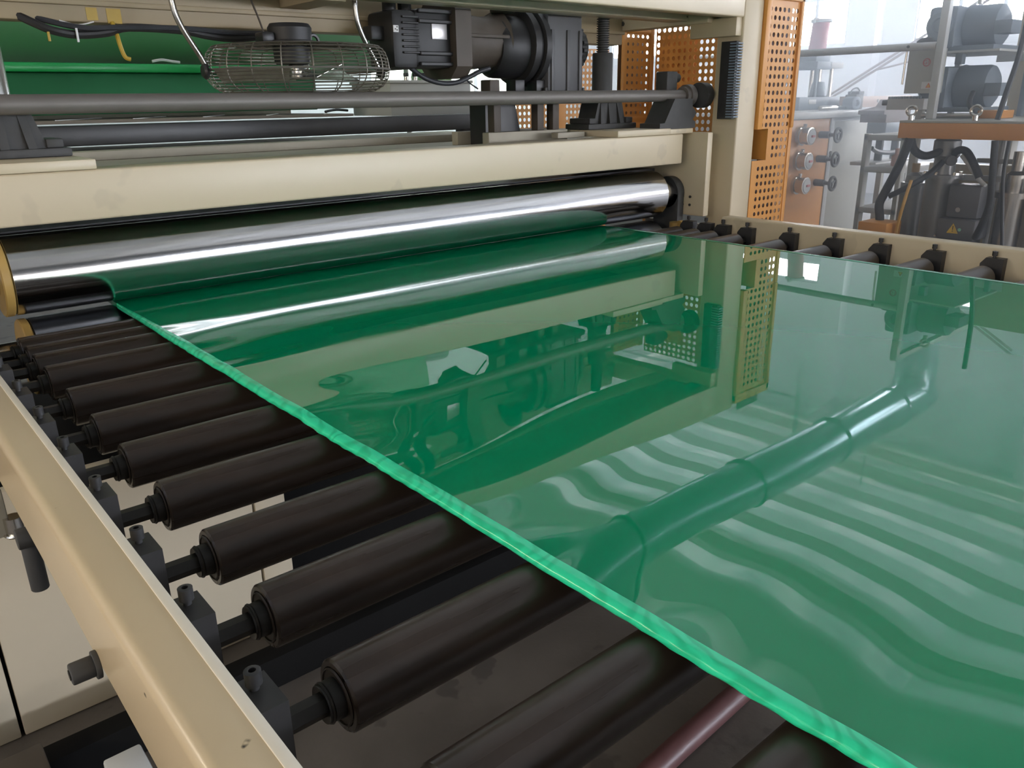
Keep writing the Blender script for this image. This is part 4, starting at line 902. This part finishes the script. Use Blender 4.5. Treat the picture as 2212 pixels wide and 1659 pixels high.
MB().cyl((4.70, 1.80, .80), (4.694, 1.80, .80), .013, 14).build('round_window', 'chrome_end', t)
xw = 4.669
w = tri(MB(), xw, 1.80, .70, .03, .001).build('warning_triangle', 'warn_yellow', t)
MB().box((xw - .0006, 1.798, .695), (xw, 1.8025, .716)).build('exclamation_bar', 'ink', w)
MB().box((xw - .0006, 1.798, .685), (xw, 1.8025, .690)).build('exclamation_dot', 'ink', w)
MB().cyl((4.67, 1.765, .698), (4.6685, 1.765, .698), .009, 16).build('mint_dot', 'mint', t)
for z in (.60, .655): MB().cyl((4.67, 1.885, z), (4.66, 1.885, z), .006, 8).build('box_screw', 'steel', t)
def hose(name, pts, r, m, label, cat='hose'): return tag(MB().tube(pts, r, 12, 5).build(name, m), label, cat)
hose('rubber_hose', [(4.62, 2.08, 1.17), (4.62, 2.11, 1.05), (4.63, 2.15, .95), (4.64, 2.19, .86), (4.63, 2.205, .80), (4.63, 2.19, .72), (4.63, 2.19, .64)], .024, 'hose', 'thick black hose hanging from the fascia end to the orange box')
hose('rubber_hose', [(4.80, 1.96, 1.04), (4.72, 2.0, .97), (4.66, 2.08, .90), (4.64, 2.16, .85)], .016, 'hose', 'slanting black hose joining the oil pump to the thick hose')
hose('rubber_hose', [(4.80, 1.97, 1.10), (4.76, 2.04, 1.07), (4.72, 2.09, 1.10), (4.70, 2.11, 1.165)], .022, 'hose', 'short black hose curving from the oil pump head up to the fascia')
hose('rubber_hose', [(4.84, 1.93, 1.07), (4.78, 1.88, 1.105), (4.76, 1.83, 1.10), (4.75, 1.78, 1.04), (4.75, 1.74, .97)], .02, 'hose', 'arched black hose between oil pump and junction box')
hose('steel_hose', [(4.76, 1.85, 1.08), (4.75, 1.80, 1.03), (4.75, 1.74, .96), (4.74, 1.70, .93)], .012, 'pale_grey', 'braided grey hose sloping beside the arched black hose')
hose('yellow_hose', [(4.60, 2.03, .95), (4.58, 2.04, .85), (4.58, 2.055, .75), (4.59, 2.07, .62), (4.62, 2.09, .45)], .009, 'yellow_hose', 'thin yellow hose hanging down beside the oil pump')
hose('power_cable', [(4.57, 1.63, 1.17), (4.56, 1.61, 1.0), (4.56, 1.60, .86), (4.57, 1.62, .76), (4.62, 1.66, .68), (4.70, 1.69, .67)], .017, 'hose', 'thick black cable dropping from the fascia into the junction box', 'cable')
hose('power_cable', [(4.57, 1.565, 1.17), (4.56, 1.56, 1.0), (4.56, 1.53, .80), (4.56, 1.50, .60), (4.56, 1.49, .3)], .009, 'hose', 'thin black cable hanging straight down beside the steel cylinders', 'cable')
hose('steel_pipe', [(4.8, 1.50, .94), (4.78, 1.46, .935), (4.77, 1.45, .90), (4.77, 1.47, .70)], .007, 'steel', 'thin bent steel pipe beside the steel cylinders', 'pipe')
t = thing('orange_box', 'small orange box on the floor stand under the thick hose', 'box', (4.6, 2.17, 0))
MB().box((4.5, 2.085, .48), (4.68, 2.25, .715), .005).build('box_body', 'orange', t)
MB().box((4.53, 2.11, 0), (4.65, 2.23, .48), .003).build('box_stand', 'grey_paint', t)

# ------------------------------------------------------------------ words for the setting
WORDS = {'floor': ('oily dark concrete hall floor', 'floor'), 'wall_right': ('pale wall panels with tall daylit windows', 'wall'), 'wall_front': ('grey plaster wall with a low window band', 'wall'),
         'wall_left': ('plain pale hall wall', 'wall'), 'wall_back': ('greenish white hall wall with one wide opening', 'wall'), 'ceiling': ('corrugated roof with added glowing strips on its ridges over the aisle', 'ceiling')}
for o in COL.objects:
    if o.get('kind') == 'structure' and o.parent is None and o.name in WORDS: o['label'], o['category'] = WORDS[o.name]
    if o.name.startswith('haze'): o['label'] = 'thin bluish haze added to imitate lens glare by the windows'; o['category'] = 'haze'; o['group'] = 'layers of added glare haze'  # the haze boxes are added to imitate lens veiling glare
